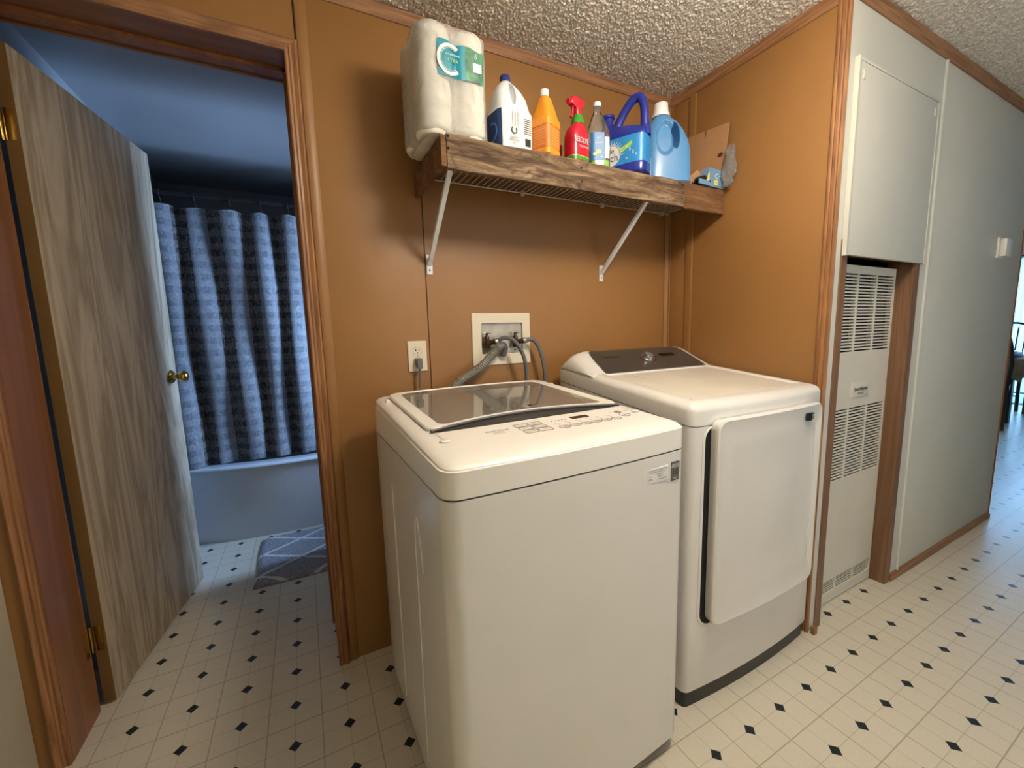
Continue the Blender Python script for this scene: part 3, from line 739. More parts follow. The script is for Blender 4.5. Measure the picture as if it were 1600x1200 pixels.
# console: cross-section swept along x with rounded ends
def csec(t):
    P_ = [(.425, 1.012), (.436, 1.034), (.447, 1.040), (.480, 1.058), (.54, 1.090), (.578, 1.110), (.600, 1.117), (.622, 1.112), (.645, 1.088), (.660, 1.05), (.664, 1.0)]
    n_ = len(P_) - 1; q = t * n_; i = min(int(q), n_ - 1); f = q - i
    return (P_[i][0] + (P_[i + 1][0] - P_[i][0]) * f, P_[i][1] + (P_[i + 1][1] - P_[i][1]) * f)
def cons(u, v, off=0):
    y, z = csec(v); e = min(u, 1 - u) * DW; k = min(1, e / .085); g = math.sqrt(max(0, 1 - (1 - k) ** 2.3))
    zb = .985 + dz(y); yb = .50
    z2 = zb + (z - zb) * (.10 + .90 * g); y2 = y if y > .58 else .60 + (y - .60) * (.80 + .20 * g)
    x = u * DW
    return (x, y2 - off * .45, z2 + off)
us = [0, .008, .02, .035, .055, .08, .105, .125, .15] + [.15 + .7 * k / 14 for k in range(1, 14)] + [1 - q for q in (.15, .125, .105, .08, .055, .035, .02, .008, 0)]
bm = bmesh.new(); V = []
for u in us: V.append([bm.verts.new(cons(u, k / 20)) for k in range(21)])
for A, B in zip(V, V[1:]):
    for k in range(20): bm.faces.new((A[k], A[k + 1], B[k + 1], B[k]))
bm.faces.new(V[0]); bm.faces.new(V[-1])
fin(bm, 'console', m_white, DY, angle=.5)
def cpan(u, v):
    a = .058 + .035 * v ** 2; e = min(v, 1 - v); rr = .010 * (1 - min(1, e / .10)) ** 2
    lo = (a + rr) / DW + .0; lo = lo if True else 0
    uu = lo + (1 - 2 * lo) * u
    return cons(uu, .13 + .45 * v, .0022)
bm = bmesh.new(); N, K = 30, 12; V = [[bm.verts.new(cpan(i / N, j / K)) for i in range(N + 1)] for j in range(K + 1)]
for j in range(K):
    for i in range(N): bm.faces.new((V[j][i], V[j][i + 1], V[j + 1][i + 1], V[j + 1][i]))
cp_ = fin(bm, 'control_panel', m_dgrey, DY, angle=.6)
sd = Vector((0, .098, .054)).normalized(); nn = Vector((0, -.054, .098)).normalized()
def cpt(x, f, off=.004):
    a = Vector((x, .470, 1.0525)); b = Vector((x, .570, 1.1055)); return a + (b - a) * f + nn * off
kM = Matrix.Translation(cpt(.349, .45, .002)) @ Matrix(((1, 0, 0, 0), (0, sd.y, nn.y, 0), (0, sd.z, nn.z, 0), (0, 0, 0, 1)))
kb = lathe('dial', [(0, 0), (.034, 0), (.034, .004), (.029, .006), (.027, .008), (.0255, .016), (.023, .019), (0, .020)], m_chrome, DY, 32, M=kM)
lathe('dial_face', [(0, .0202), (.020, .0202), (.019, .0212), (0, .0214)], m_grey, kb, 28, M=kM)
flatpoly('display', rrect(-.043, .043, -.011, .011, .001, 2, 2), .001, frame(cpt(.480, .62), (1, 0, 0), sd), m_disp, DY)
letter('SAMSUNG', .0155, cpt(.168, .68), (1, 0, 0), sd, m_printd, cp_, 1.15); letter('SENSOR DRY', .007, cpt(.190, .18), (1, 0, 0), sd, m_printd, cp_)
for k, s in enumerate(('Normal', 'Heavy Duty', 'Bedding', 'Perm Press')): letter(s, .0062, cpt(.288 - (k == 3) * .0, .80 - k * .2), (1, 0, 0), sd, m_print, cp_)
for k, s in enumerate(('Delicates', 'Wool', 'Time Dry', 'Quick Dry')): letter(s, .0062, cpt(.408, .80 - k * .2), (1, 0, 0), sd, m_print, cp_)
for k, s in enumerate(('Dry Level', 'Temp.', 'Time', 'Wrinkle', 'Power')): letter(s, .0060, cpt(.445 + k * .036, .15), (1, 0, 0), sd, m_print, cp_)
# door
def fr2(x0, x1, z0, z1, r, y): return [Vector((x, (y(x) if callable(y) else y), z)) for x, z in rrect(x0, x1, z0, z1, r, 8, 8)]
def by(x, b=-.018): s = 2 * x / DW - 1; return b * (1 - s * s)
dx0, dx1, dz0, dz1 = .068, .614, .288, .940
rings('door_recess', [fr2(dx0 - .026, dx1 + .012, dz0 - .012, .917, .045, lambda x: by(x) + .004), fr2(dx0 - .026, dx1 + .012, dz0 - .012, .917, .045, lambda x: by(x) - .0015), fr2(dx0 - .018, dx1 + .006, dz0 - .006, .916, .04, lambda x: by(x) - .003)], m_white, DY, cap1=False)
rings('door_gap_shade', [fr2(dx0 - .018, dx1 + .006, dz0 - .006, .916, .04, lambda x: by(x) + .002), fr2(dx0 - .018, dx1 + .006, dz0 - .006, .916, .04, lambda x: by(x) - .0030)], m_void, DY)  # near-black plate, shade of the gap behind the door put in as colour
Y0 = lambda x: by(x) - .003
def dd(o): return lambda x: by(x) - o
dr_ = [fr2(dx0 + .004, dx1 - .004, dz0 + .004, dz1 - .004, .03, dd(.003)), fr2(dx0 + .002, dx1 - .002, dz0 + .002, dz1 - .002, .03, dd(.017)), fr2(dx0, dx1, dz0, dz1, .03, dd(.024)), fr2(dx0 + .001, dx1 - .001, dz0 + .001, dz1 - .001, .03, dd(.029)), fr2(dx0 + .006, dx1 - .006, dz0 + .006, dz1 - .006, .028, dd(.033)),
       fr2(dx0 + .045, dx1 - .030, dz0 + .055, dz1 - .055, .03, dd(.0246)), fr2(dx0 + .058, dx1 - .042, dz0 + .080, dz1 - .075, .03, dd(.0280)), fr2(dx0 + .072, dx1 - .055, dz0 + .098, dz1 - .090, .025, dd(.0250)), fr2(dx0 + .20, dx1 - .18, dz0 + .24, dz1 - .22, .02, dd(.0360))]
door = rings('door', dr_, m_white, DY, smooth=.5)
bx_ = .500
box('badge', (bx_, bx_ + .026, by(bx_) - .0360, by(bx_) - .030, .886, .912), m_disp, door); box('badge_tag', (bx_ + .028, bx_ + .042, by(bx_ + .03) - .0356, by(bx_ + .03) - .030, .887, .911), m_grey, door)
letter('Wi-Fi', .006, (bx_ + .035, by(bx_) - .0362, .902), (1, 0, 0), (0, 0, 1), m_printw, door)
tube('lint_thread', spline([(.150, .405, T1 + dz(.405) + .0), (.152, .380, T1 + dz(.38) - .001), (.158, .362, T1 + dz(.362) - .001), (.151, .340, T1 + dz(.34) - .001)], 16), .0018, m_wplas, DY, 6)

# =================================================================== WALL OUTLET, HOSE BOX
ou = thing('power_outlet', 'ivory duplex wall outlet left of the washer hose box', 'outlet', (1.1075, -.0005, 1.127))
rings('cover_plate', [[Vector((x, y_, z)) for x, z in rrect(-.035 + i_, .035 - i_, -.057 + i_, .057 - i_, .003, 3, 2)] for y_, i_ in ((0, 0), (-.004, 0), (-.0055, .0015))], m_plate, ou)
for zc in (.0195, -.0195):
    rc = flatpoly('receptacle', [(x, max(-.0125, min(.0125, y))) for x, y in circ(.0165, 28)], .0015, frame((0, -.0052, zc), (1, 0, 0), (0, 0, 1)), m_plate, ou)
    flatpoly('receptacle_rim', [(x, max(-.0133, min(.0133, y))) for x, y in circ(.0174, 28)], .0005, frame((0, -.0052, zc), (1, 0, 0), (0, 0, 1)), m_btn, rc)
    for sx_ in (-.006, .006): box('slot', (sx_ - .0015, sx_ + .0015, -.0072, -.0064, zc - .001, zc + .007), m_void, rc)
    flatpoly('ground_hole', circ(.0024, 10, 0, -.0065), .0005, frame((0, -.0068, zc), (1, 0, 0), (0, 0, 1)), m_void, rc)
lathe('plate_screw', [(0, 0), (.003, 0), (.0026, .0012), (0, .0015)], m_steel, ou, 10, M=Matrix.Translation((0, -.0055, 0)) @ Matrix.Rotation(PI / 2, 4, 'X'))
pc = tube('power_cord', spline([(0, -.022, -.02), (-.001, -.022, -.05), (-.004, -.020, -.10), (-.008, -.018, -.30), (.03, -.02, -.7)], 30), .0042, m_greyrub, None, 8, loc=(1.1075, -.0075, 1.107))
pc.parent = WA; pc.matrix_parent_inverse = (Matrix.Translation((.937, -.822, 0)) @ Matrix.Rotation(.025, 4, 'Z')).inverted(); pc['label'] = 'dark grey power cord plugged into the wall'
rings('plug', [[Vector((x, y_, z)) for x, z in rrect(-a_, a_, -b_, c_, .003, 3, 2)] for y_, a_, b_, c_ in ((0, .0125, .012, .012), (-.008, .0135, .013, .013), (-.020, .012, .022, .010), (-.030, .009, .026, .002))], m_greyrub, pc)
hb = thing('washer_hose_box', 'ivory framed recessed water supply box on the brown wall', 'outlet box', (1.330, -.0005, 1.075))
bw, bh = .264, .210
bm = bmesh.new()
o1 = rrect(0, bw, 0, bh, .004, 3, 3); i1 = rrect(.040, bw - .036, .046, bh - .039, .006, 3, 3)
loops = []
for yy, pts in ((0, o1), (-.004, o1), (-.0055, [(x + (.132 - x) * .02, z + (.105 - z) * .02) for x, z in o1]), (-.0045, i1), (-.001, i1)): loops.append([Vector((x, yy, z)) for x, z in pts])
rings('face_frame', loops, m_plate, hb, cap0=False, cap1=False, smooth=.4)
rings('recess', [[Vector((x, -.001, z)) for x, z in i1], [Vector((x, .004, z)) for x, z in i1], [Vector((x + (.13 - x) * .03, .0055, z + (.11 - z) * .02)) for x, z in i1]], m_boxin, hb, cap0=False, smooth=.4)
for vx in (.058, .186):
    vb = lathe('valve', [(0, 0), (.010, 0), (.012, .004), (.012, .018), (.016, .020), (.016, .030), (.010, .034), (.009, .046), (.006, .050), (.006, .060), (0, .060)], m_dbrass, hb, 14, M=Matrix.Translation((vx, -.018, .070)))
    tube('valve_outlet', [(vx, -.018, .088), (vx + .018, -.030, .094), (vx + .030, -.036, .096)], .0095, m_dbrass, vb, 12)
    hd = tube('valve_handle', [(vx - .016, -.018, .128), (vx - .006, -.018, .1325), (vx + .006, -.018, .1325), (vx + .018, -.018, .128)], .0035, m_steel, vb, 8)
    if True:
        lathe('coupling', [(0, 0), (.0125, 0), (.0135, .003), (.0125, .006), (.0135, .009), (.0125, .014), (0, .014)], m_steel, vb, 16, M=Matrix.Translation((vx + .024, -.034, .0955)) @ Matrix.Rotation(PI / 2 * .95, 4, 'Y'))
for sx_ in (.196, .213): lathe('screw', [(0, 0), (.0030, 0), (.0025, .001), (0, .0015)], m_black, hb, 8, M=Matrix.Translation((sx_, .004, .058)) @ Matrix.Rotation(PI / 2, 4, 'X'))
tube('standpipe', spline([(.128, -.004, .050), (.128, -.010, .066), (.122, -.018, .082)], 8), .019, m_boxin, hb, 16)
dh = thing('drain_hose', 'ribbed grey washer drain hose bending out of the hose box', 'hose', (1.452, -.02, 1.150))
path = spline([(.006, .006, -.035), (.004, -.012, -.004), (-.014, -.022, .004), (-.045, -.030, -.018), (-.12, -.036, -.080), (-.20, -.042, -.124), (-.27, -.048, -.20), (-.30, -.04, -.40)], 840)
tube('corrugated_hose', path[312:], .0145, m_greyrub, dh, 14, rfun=lambda t: .0150 + .0025 * math.sin(t * 2 * PI * 54))
bpy.data.objects['corrugated_hose'].data.materials[0] = plain('pale_grey_hose', rgb(150, 150, 142), .45)
tube('hose_elbow', path[:320], .0155, m_grey, dh, 16)
for i_, (sx0_, P_) in enumerate(((0, [(0, 0, 0), (.020, -.016, .014), (.050, -.036, .006), (.085, -.044, -.040), (.108, -.038, -.110), (.112, -.022, -.22), (.08, -.02, -.5)]),
                               (1, [(0, 0, 0), (.020, -.004, .004), (.040, -.010, -.004), (.062, -.016, -.045), (.078, -.02, -.120), (.080, -.02, -.22), (.05, -.02, -.5)]))):
    hx_ = 1.330 + (.058, .186)[i_] + .036
    hs = thing('supply_hose', ('grey water supply hose arching from the left valve', 'grey water supply hose dropping from the right valve')[i_], 'hose', (hx_, -.037, 1.171), 0, 'washer supply hoses')
    tube('hose_tube', spline(P_, 60), .0082, m_greyrub, hs, 12)
    lathe('ferrule', [(0, 0), (.0105, 0), (.0105, .012), (.009, .014), (0, .014)], m_grey, hs, 14, M=Matrix.Translation((-.001, 0, 0)) @ Matrix.Rotation(PI / 2 * .9, 4, 'Y'))

# =================================================================== SHELF
SH = thing('wire_shelf', 'white wire shelf edged with reclaimed boards, on two slanted brackets', 'shelf', (1.15, 0, 1.69))
def plank(name, b, mat, wob=.0015, seg=14):
    bm = bmesh.new(); addbox(bm, *b)
    L = [e for e in bm.edges if abs((e.verts[0].co - e.verts[1].co).x) > .05 or abs((e.verts[0].co - e.verts[1].co).y) > .15]
    bmesh.ops.subdivide_edges(bm, edges=L, cuts=seg, use_grid_fill=True)
    rr = random.Random(name + str(b[0]))
    for v in bm.verts: v.co += Vector((rr.uniform(-wob, wob), rr.uniform(-wob, wob), rr.uniform(-wob, wob)))
    bmesh.ops.bevel(bm, geom=[e for e in bm.edges if len(e.link_faces) == 2 and e.calc_face_angle(0) > 1.2], offset=.0012, segments=1, affect='EDGES')
    return fin(bm, name, mat, SH, angle=.5)
fb = plank('front_board', (0.002, 1.004, -.312, -.294, .003, .0995), m_board)
eb = plank('end_board', (1.006, 1.250, -.308, -.290, .0, .0995), m_board2)
lb = plank('side_board', (-.017, .001, -.311, -.002, .008, .094), m_board2)
for x_, z_ in ((.007, .092), (.006, .058), (.487, .075), (.49, .030), (.989, .032), (.990, .085)):
    lathe('nail_head', [(0, 0), (.0038, 0), (.003, .0012), (0, .0014)], m_void, fb, 10, M=Matrix.Translation((x_, -.3135, z_)) @ Matrix.Rotation(PI / 2, 4, 'X'))
boxes('crack', [(1.0045, 1.0058, -.309, -.30, .005, .10)], m_void, fb)
# deck wires run front to back
N = 52; me0 = None
for k in range(N):
    x = .030 + k * (1.205 / (N - 1))
    if me0 is None:
        bm = bmesh.new(); tubebm(bm, [(0, -.010, .077), (0, -.283, .077), (0, -.288, .072), (0, -.288, .018)], .0016, 6)
        o = fin(bm, 'deck_wire', m_wire, SH, (x, 0, 0), angle=1.2); me0 = o.data
    else:
        o = bpy.data.objects.new('deck_wire', me0); COL.objects.link(o); o.parent = SH; o.location = (x, 0, 0)
for y_, z_ in ((-.012, .0735), (-.15, .0735), (-.2865, .0735), (-.2895, .0145)): tube('cross_rod', [(.02, y_, z_), (1.245, y_, z_)], .0026, m_wire, SH, 8)
for x_ in (.42, .83, 1.20): box('wall_clip', (x_ - .006, x_ + .006, -.018, -.0008, .063, .084), m_wire, SH, bevel=.001)
for k, (ya, yb_) in enumerate(((-.292, -.200), (-.196, -.104), (-.100, -.010))): box('deck_plank', (.003, 1.253, ya, yb_, .0795, .0995), m_board2, SH, bevel=.002)
for i_, bx in enumerate((.022, .832)):
    br = box('bracket', (bx - .011, bx + .011, -.0035, -.0003, -.262, -.190), m_wplas, SH, bevel=.0012)
    bm = bmesh.new()
    p0 = Vector((bx, -.004, -.225)); p1 = Vector((bx, -.276, .015)); t = (p1 - p0).normalized(); s_ = Vector((1, 0, 0)); n_ = t.cross(s_)
    pr = [(-.0075, -.006), (-.0075, .006), (-.0060, .006), (-.0060, -.0045), (.0060, -.0045), (.0060, .006), (.0075, .006), (.0075, -.006)]
    A = [bm.verts.new(p0 + s_ * a + n_ * b) for a, b in pr]; B = [bm.verts.new(p1 + s_ * a + n_ * b) for a, b in pr]
    for k in range(8): bm.faces.new((A[k], A[(k + 1) % 8], B[(k + 1) % 8], B[k]))
    fin(bm, 'brace', m_wplas, br)
    lathe('screw', [(0, 0), (.0035, 0), (.003, .0015), (0, .002)], m_black, br, 10, M=Matrix.Translation((bx, -.0036, -.246)) @ Matrix.Rotation(PI / 2, 4, 'X'))

# ------------------------------------------------------------------ shelf goods
ZS = 1.7905
class Shell:
    """bottle wall from control rows (z, cx, cy, hx, hy, power)"""
    def __init__(s, rows): s.rows = rows
    def at(s, z):
        R_ = s.rows
        for a, b in zip(R_, R_[1:]):
            if z <= b[0]:
                f = 0 if b[0] == a[0] else (z - a[0]) / (b[0] - a[0]); return [a[i] + (b[i] - a[i]) * f for i in range(6)]
        return list(R_[-1])
    def pt(s, z, th, off=0):
        _, cx, cy, hx, hy, p = s.at(z); c, q = math.cos(th), math.sin(th); e = 2 / p
        r = 1 / ((abs(c) ** p + abs(q) ** p) ** (1 / p))
        return Vector((cx + (hx + off) * c * r, cy + (hy + off) * q * r, z))
    def build(s, name, mat, parent, n=40, dents=(), sub=6):
        R_ = s.rows; zs = [R_[0][0]]; n = 200 if dents else n
        for a, b in zip(R_, R_[1:]):
            k = max(1, int((b[0] - a[0]) / .003)) if dents else max(1, int((b[0] - a[0]) / .012)); zs += [a[0] + (b[0] - a[0]) * (i + 1) / k for i in range(k)]
        L = []
        for z in zs:
            ring = []
            for k in range(n):
                p = s.pt(z, 2 * PI * k / n)
                for (c, ra, rz, d, dep) in dents:
                    v = p - Vector(c); a_ = v.dot(Vector((d[1], -d[0], 0))); f = (a_ / ra) ** 2 + (v.z / rz) ** 2
                    if f < 1 and v.dot(Vector(d)) < .02: p = p + Vector(d) * dep * min(1, (1 - f) * 2.2)
                ring.append(p)
            L.append(ring)
        return rings(name, L, mat, parent, smooth=.7)
    def wrap(s, name, z0, z1, t0, t1, mat, parent, off=.0008, nz=8, nt=20, f=None):
        bm = bmesh.new(); V = [[bm.verts.new(s.pt(z0 + (z1 - z0) * j / nz, t0 + (t1 - t0) * i / nt, off)) for i in range(nt + 1)] for j in range(nz + 1)]
        for j in range(nz):
            for i in range(nt): bm.faces.new((V[j][i], V[j][i + 1], V[j + 1][i + 1], V[j + 1][i]))
        return fin(bm, name, mat, parent, angle=.8)
FRT, LFT, RGT = -PI / 2, -PI, 0

# paper towels
PT = thing('paper_towel_pack', 'four pack of white paper towels in clear film, leftmost on the shelf', 'paper towels', (1.192, -.183, ZS), .02)
for i_ in range(2):
    for j_ in range(2):
        rl = lathe('roll', [(.020, 0), (.050, 0), (.0545, .006), (.0555, .02), (.0555, .262), (.0545, .276), (.050, .282), (.021, .282), (.020, .276), (.020, .01)], m_towel, PT, 28, loc=(-.0555 + i_ * .111, -.0575 + j_ * .115, .004))
def film(u, v):
    # u around, v height: rounded double-lobed outline
    t = 2 * PI * u; hx_, hy_ = .1135, .1165; c, q = math.cos(t), math.sin(t); r = 1 / ((abs(c) ** 5 + abs(q) ** 5) ** .2)
    x = hx_ * c * r; y = hy_ * q * r
    y *= 1 - .05 * math.exp(-(x / .010) ** 2) * (abs(y) > .06); x *= 1 - .04 * math.exp(-(y / .012) ** 2) * (abs(x) > .06)
    wr2 = .0012 * math.sin(u * 60 + v * 14) * math.sin(v * 31 + u * 17); k = 1 if .03 < v < .97 else (.93 if .001 < v < .999 else .80)
    return ((x + wr2) * k, (y + wr2) * k, .0008 + .293 * v)
fl = gridmesh('film', 120, 34, film, m_film, PT)
def filmlab(x0, x1, z0, z1, name, mat, n=14, off=.0022, skew=0):
    def f(u, v):
        x = x0 + (x1 - x0) * u; hx_, hy_ = .1135, .1165; y = -hy_ * (1 - (abs(x) / hx_) ** 5) ** .2
        y *= 1 - .05 * math.exp(-(x / .010) ** 2); return (x, y - off, z0 + (z1 - z0) * v + skew * u * (1 - 0 * v) + .003 * math.sin(u * 7) * v)
    return gridmesh(name, n, 6, f, mat, PT)
tl = filmlab(-.055, .030, .150, .238, 'label', m_teal)
filmlab(.030, .092, .152, .236, 'label', m_green.copy() if False else plain('green_blue_label', rgb(70, 130, 100), .4, var=.6, vs=30), off=.0021)
def arc(r0, r1, a0, a1, cx, cy, n=18):
    o_ = [(cx + r1 * math.cos(a0 + (a1 - a0) * k / n), cy + r1 * math.sin(a0 + (a1 - a0) * k / n)) for k in range(n + 1)]
    i_ = [(cx + r0 * math.cos(a0 + (a1 - a0) * k / n), cy + r0 * math.sin(a0 + (a1 - a0) * k / n)) for k in range(n, -1, -1)]
    return o_ + i_
cM = frame((-.018, -.1200, .192), (1, 0, 0), (0, 0, 1))
flatpoly('logo_arc', arc(.031, .040, PI * .28, PI * 1.72, 0, 0), .0008, cM, m_printw, tl); flatpoly('logo_arc', arc(.0275, .0288, PI * .3, PI * 1.7, 0, 0), .0008, cM, m_printw, tl)
letter('compliments', .0085, (-.010, -.1212, .205), (1, 0, 0), (0, 0, 1), m_printw, tl); letter('ULTRA', .0135, (-.014, -.1212, .190), (1, 0, 0), (0, 0, 1), m_lime, tl)
letter('6', .02, (.064, -.1205, .218), (1, 0, 0), (0, 0, 1), m_printw, tl); flatpoly('photo_inset', rrect(-.014, .014, -.012, .012, .003, 2, 2), .0006, frame((.068, -.1188, .190), (1, 0, 0), (0, 0, 1)), m_printw, tl)
for k in range(6): letter(('PAPER', 'TOWELS', '2 PLY', 'ESSUIE', 'TOUT', 'ULTRA')[k], .014, (-.1185, .03 - (k % 2) * .01, .19 - k * .028), (0, -1, 0), (0, 0, 1), m_print, fl)

def cap(name, r, h, mat, parent, loc, n=24, ribs=True, ring=.0):
    bm_prof = [(0, 0), (r, 0), (r, h * .85), (r * .93, h), (0, h)]
    if ring: bm_prof = [(0, -ring), (r * 1.18, -ring), (r * 1.18, 0), (r, .002), (r * .97, h * .9), (r * .9, h), (0, h)]
    return lathe(name, bm_prof, mat, parent, n, loc=loc)
# bleach jug
BL = thing('bleach_jug', 'white bleach jug with blue cap beside the paper towels', 'bottle', (1.400, -.235, ZS), .12)
s = Shell([(0, 0, 0, .060, .046, 5), (.006, 0, 0, .066, .052, 5), (.120, 0, 0, .067, .053, 5), (.128, 0, 0, .064, .050, 4), (.140, 0, 0, .062, .048, 3.5), (.165, -.002, 0, .057, .045, 3), (.185, -.006, 0, .048, .039, 2.6), (.202, -.010, 0, .034, .030, 2.3), (.210, -.011, 0, .023, .023, 2.1), (.216, -.012, 0, .018, .018, 2)])
s.build('jug_body', m_wplas, BL, 72, dents=[((-.012, -.05, .172), .011, .036, (0, 1, 0), .030)])
lb_ = s.wrap('label', .006, .114, FRT - .78, FRT + 1.45, m_wlab, BL, nt=30); l2 = s.wrap('blue_label', .006, .116, LFT - .55, FRT - .80, m_blab, BL, nt=16)
l2.data.materials[0] = plain('deep_blue_label', rgb(22, 52, 112), .4)
cap('cap', .0175, .022, m_capblue, BL, (-.012, 0, .214))
cM = frame((-.018, -.0555, .058), (1, 0, 0), (0, 0, 1)); flatpoly('logo_arc', arc(.008, .0115, -PI * 1.25, PI * .25, 0, 0), .0005, cM, m_printd, lb_)
for k in range(3): letter('compliments', .008, (-.024 + k * .010, -.0560, .090), (0, 0, 1), (-1, 0, 0), m_print, lb_)
for k, t_ in enumerate(('BLEACH', 'JAVELLISANT', '3.57 L')): letter(t_, .0075 if k else .009, (-.018, -.0560, .036 - k * .008), (1, 0, 0), (0, 0, 1), m_printd, lb_)
boxes('barcode', [(.026 + k * .0022, .026 + k * .0022 + (.0006 if k % 3 else .0013), -.0550, -.0530, .020, .042) for k in range(10)], m_printd, lb_)
for k in range(8): box('fine_print', (.022, .050, -.0552, -.0535, .056 + k * .006, .0575 + k * .006), m_btn, lb_)
cM = frame((-.067, .0, .058), (0, -1, 0), (0, 0, 1)); flatpoly('logo_arc', arc(.024, .029, -PI * .6, PI * .6, .0, 0), .0012, cM, m_cyan, l2)

# red bottle behind
RB = thing('red_bottle', 'dark red bottle peeking out behind the orange cleaner', 'bottle', (1.500, -.130, ZS), .0)
Shell([(0, 0, 0, .030, .030, 3), (.10, 0, 0, .032, .032, 3), (.125, 0, 0, .022, .022, 2), (.13, 0, 0, .012, .012, 2)]).build('bottle_body', m_dred, RB)
cap('cap', .014, .02, m_dred, RB, (0, 0, .129))
# orange cleaner
OR = thing('orange_cleaner', 'orange square bottle of floor cleaner with white cap', 'bottle', (1.523, -.262, ZS), .42)
s = Shell([(0, 0, 0, .036, .036, 6), (.006, 0, 0, .041, .041, 6), (.022, 0, 0, .041, .041, 6), (.024, 0, 0, .0395, .0395, 6), (.092, 0, 0, .0395, .0395, 6), (.094, 0, 0, .042, .042, 6), (.116, 0, 0, .042, .042, 6), (.122, 0, 0, .038, .038, 5), (.150, 0, 0, .031, .031, 4), (.186, 0, 0, .021, .021, 3), (.196, 0, 0, .014, .014, 2)])
s.build('bottle_body', m_orange, OR, 48); lb_ = s.wrap('label', .025, .091, 0, 2 * PI, m_orlab, OR, nt=64)
cap('cap', .0145, .022, m_wplas, OR, (0, 0, .195))
for k in range(6):
    letter('Floor care, wood & laminate', .0052, (-.0415, 0, .080 - k * .009), (0, -1, 0), (0, 0, 1), m_yel, lb_, .95); letter('Pine orange oil', .0062, (0, -.0415, .080 - k * .009), (1, 0, 0), (0, 0, 1), m_yel, lb_)
# red spray
RS = thing('stain_spray', 'red trigger spray bottle with green collar and bold white lettering', 'spray bottle', (1.655, -.262, ZS), .16)
s = Shell([(0, 0, 0, .036, .026, 4), (.005, 0, 0, .042, .031, 4), (.085, 0, 0, .043, .032, 3.6), (.108, 0, 0, .036, .028, 3), (.120, .004, 0, .027, .024, 2.5), (.128, .006, 0, .024, .022, 2.2)])
s.build('bottle_body', m_red, RS, 40)
lg = s.wrap('green_band', .010, .020, 0, 2 * PI, m_green, RS, nt=48); s.wrap('lime_line', .0195, .022, 0, 2 * PI, m_lime, RS, off=.001, nt=48, nz=1)
lathe('collar', [(0, 0), (.025, 0), (.022, .016), (.016, .028), (.014, .030), (0, .030)], m_green, RS, 22, loc=(.006, 0, .126))
tr_ = rings('trigger_head', [[Vector((x, y, .155 + 0)) for x, y in rrect(-.006, .020, -.011, .011, .008, 4, 2)], [Vector((x, y, .176)) for x, y in rrect(-.008, .020, -.010, .010, .007, 4, 2)], [Vector((x, y, .184 + (x + .02) * .1)) for x, y in rrect(-.034, .036, -.011, .011, .008, 4, 2)], [Vector((x, y, .197 + (x + .02) * .10)) for x, y in rrect(-.034, .038, -.0105, .0105, .008, 4, 2)], [Vector((x, y, .210 - abs(x) * .15)) for x, y in rrect(-.024, .026, -.007, .007, .006, 4, 2)]], m_red, RS, smooth=.9)
tube('trigger', spline([(-.016, 0, .182), (-.019, 0, .170), (-.020, 0, .155), (-.027, 0, .143)], 12), .0048, m_red, RS, 8)
tube('nozzle', [(-.030, 0, .189), (-.042, 0, .188)], .0085, m_red, RS, 12)
letter('RESOLVE', .0235, (-.008, -.0330, .066), (1, .0, 0), (-.12, 0, 1), m_printd, s.wrap('label', .03, .1, FRT - .1, FRT + .1, m_red, RS, nt=4), .78)
letter('RESOLVE', .0225, (-.009, -.0338, .067), (1, 0, 0), (-.12, 0, 1), m_printw, RS, .78, name='brand_lettering'); letter('Spot & Stain', .009, (.004, -.0338, .050), (1, 0, 0), (0, 0, 1), m_printw, RS, name='brand_lettering')
letter('OXY-ACTION', .008, (.0435, 0, .060), (0, 0, 1), (0, -1, 0), m_printw, RS, name='brand_lettering')
# small bottle behind
SB = thing('small_bottle', 'small white capped bottle behind the red stain spray', 'bottle', (1.640, -.150, ZS))
Shell([(0, 0, 0, .024, .024, 2), (.105, 0, 0, .025, .025, 2), (.118, 0, 0, .012, .012, 2)]).build('bottle_body', m_red, SB, 24); cap('cap', .013, .022, m_wplas, SB, (0, 0, .118))
S2 = thing('small_bottle', 'small clear bottle standing behind the dish soap bottle', 'bottle', (1.735, -.150, ZS))
Shell([(0, 0, 0, .018, .018, 2), (.10, 0, 0, .018, .018, 2), (.112, 0, 0, .009, .009, 2)]).build('bottle_body', m_clear, S2, 24); cap('cap', .010, .014, m_wplas, S2, (0, 0, .112))
# clear bottle
CB = thing('clear_bottle', 'clear bottle with blue label and white cap left of the navy jug', 'bottle', (1.752, -.262, ZS), -.35)
s = Shell([(0, 0, 0, .034, .026, 4), (.004, 0, 0, .040, .030, 4), (.110, 0, 0, .040, .030, 4), (.140, -.002, 0, .034, .026, 3), (.175, -.004, 0, .020, .018, 2.3), (.188, -.004, 0, .0125, .0125, 2), (.205, -.004, 0, .0125, .0125, 2)])
s.build('bottle_body', m_clear, CB, 40); cap('cap', .0145, .014, m_wplas, CB, (-.004, 0, .203))
Shell([(.004, 0, 0, .036, .026, 4), (.024, 0, 0, .0385, .0285, 4)]).build('liquid', m_lime2, CB, 32)
lb_ = s.wrap('label', .022, .112, FRT - .85, FRT + .30, m_blab, CB, nt=16); s.wrap('back_label', .03, .098, FRT + .34, FRT + .75, m_wlab, CB, nt=8)
flatpoly('lemon_print', circ(.010, 18, 0, 0, .007), .0006, frame((-.010, -.0312, .050), (1, 0, .2), (0, 0, 1)), m_yel, lb_); flatpoly('lemon_print', circ(.007, 18, -.012, -.006, .005), .0006, frame((-.012, -.0312, .050), (1, 0, .2), (0, 0, 1)), m_yel, lb_)
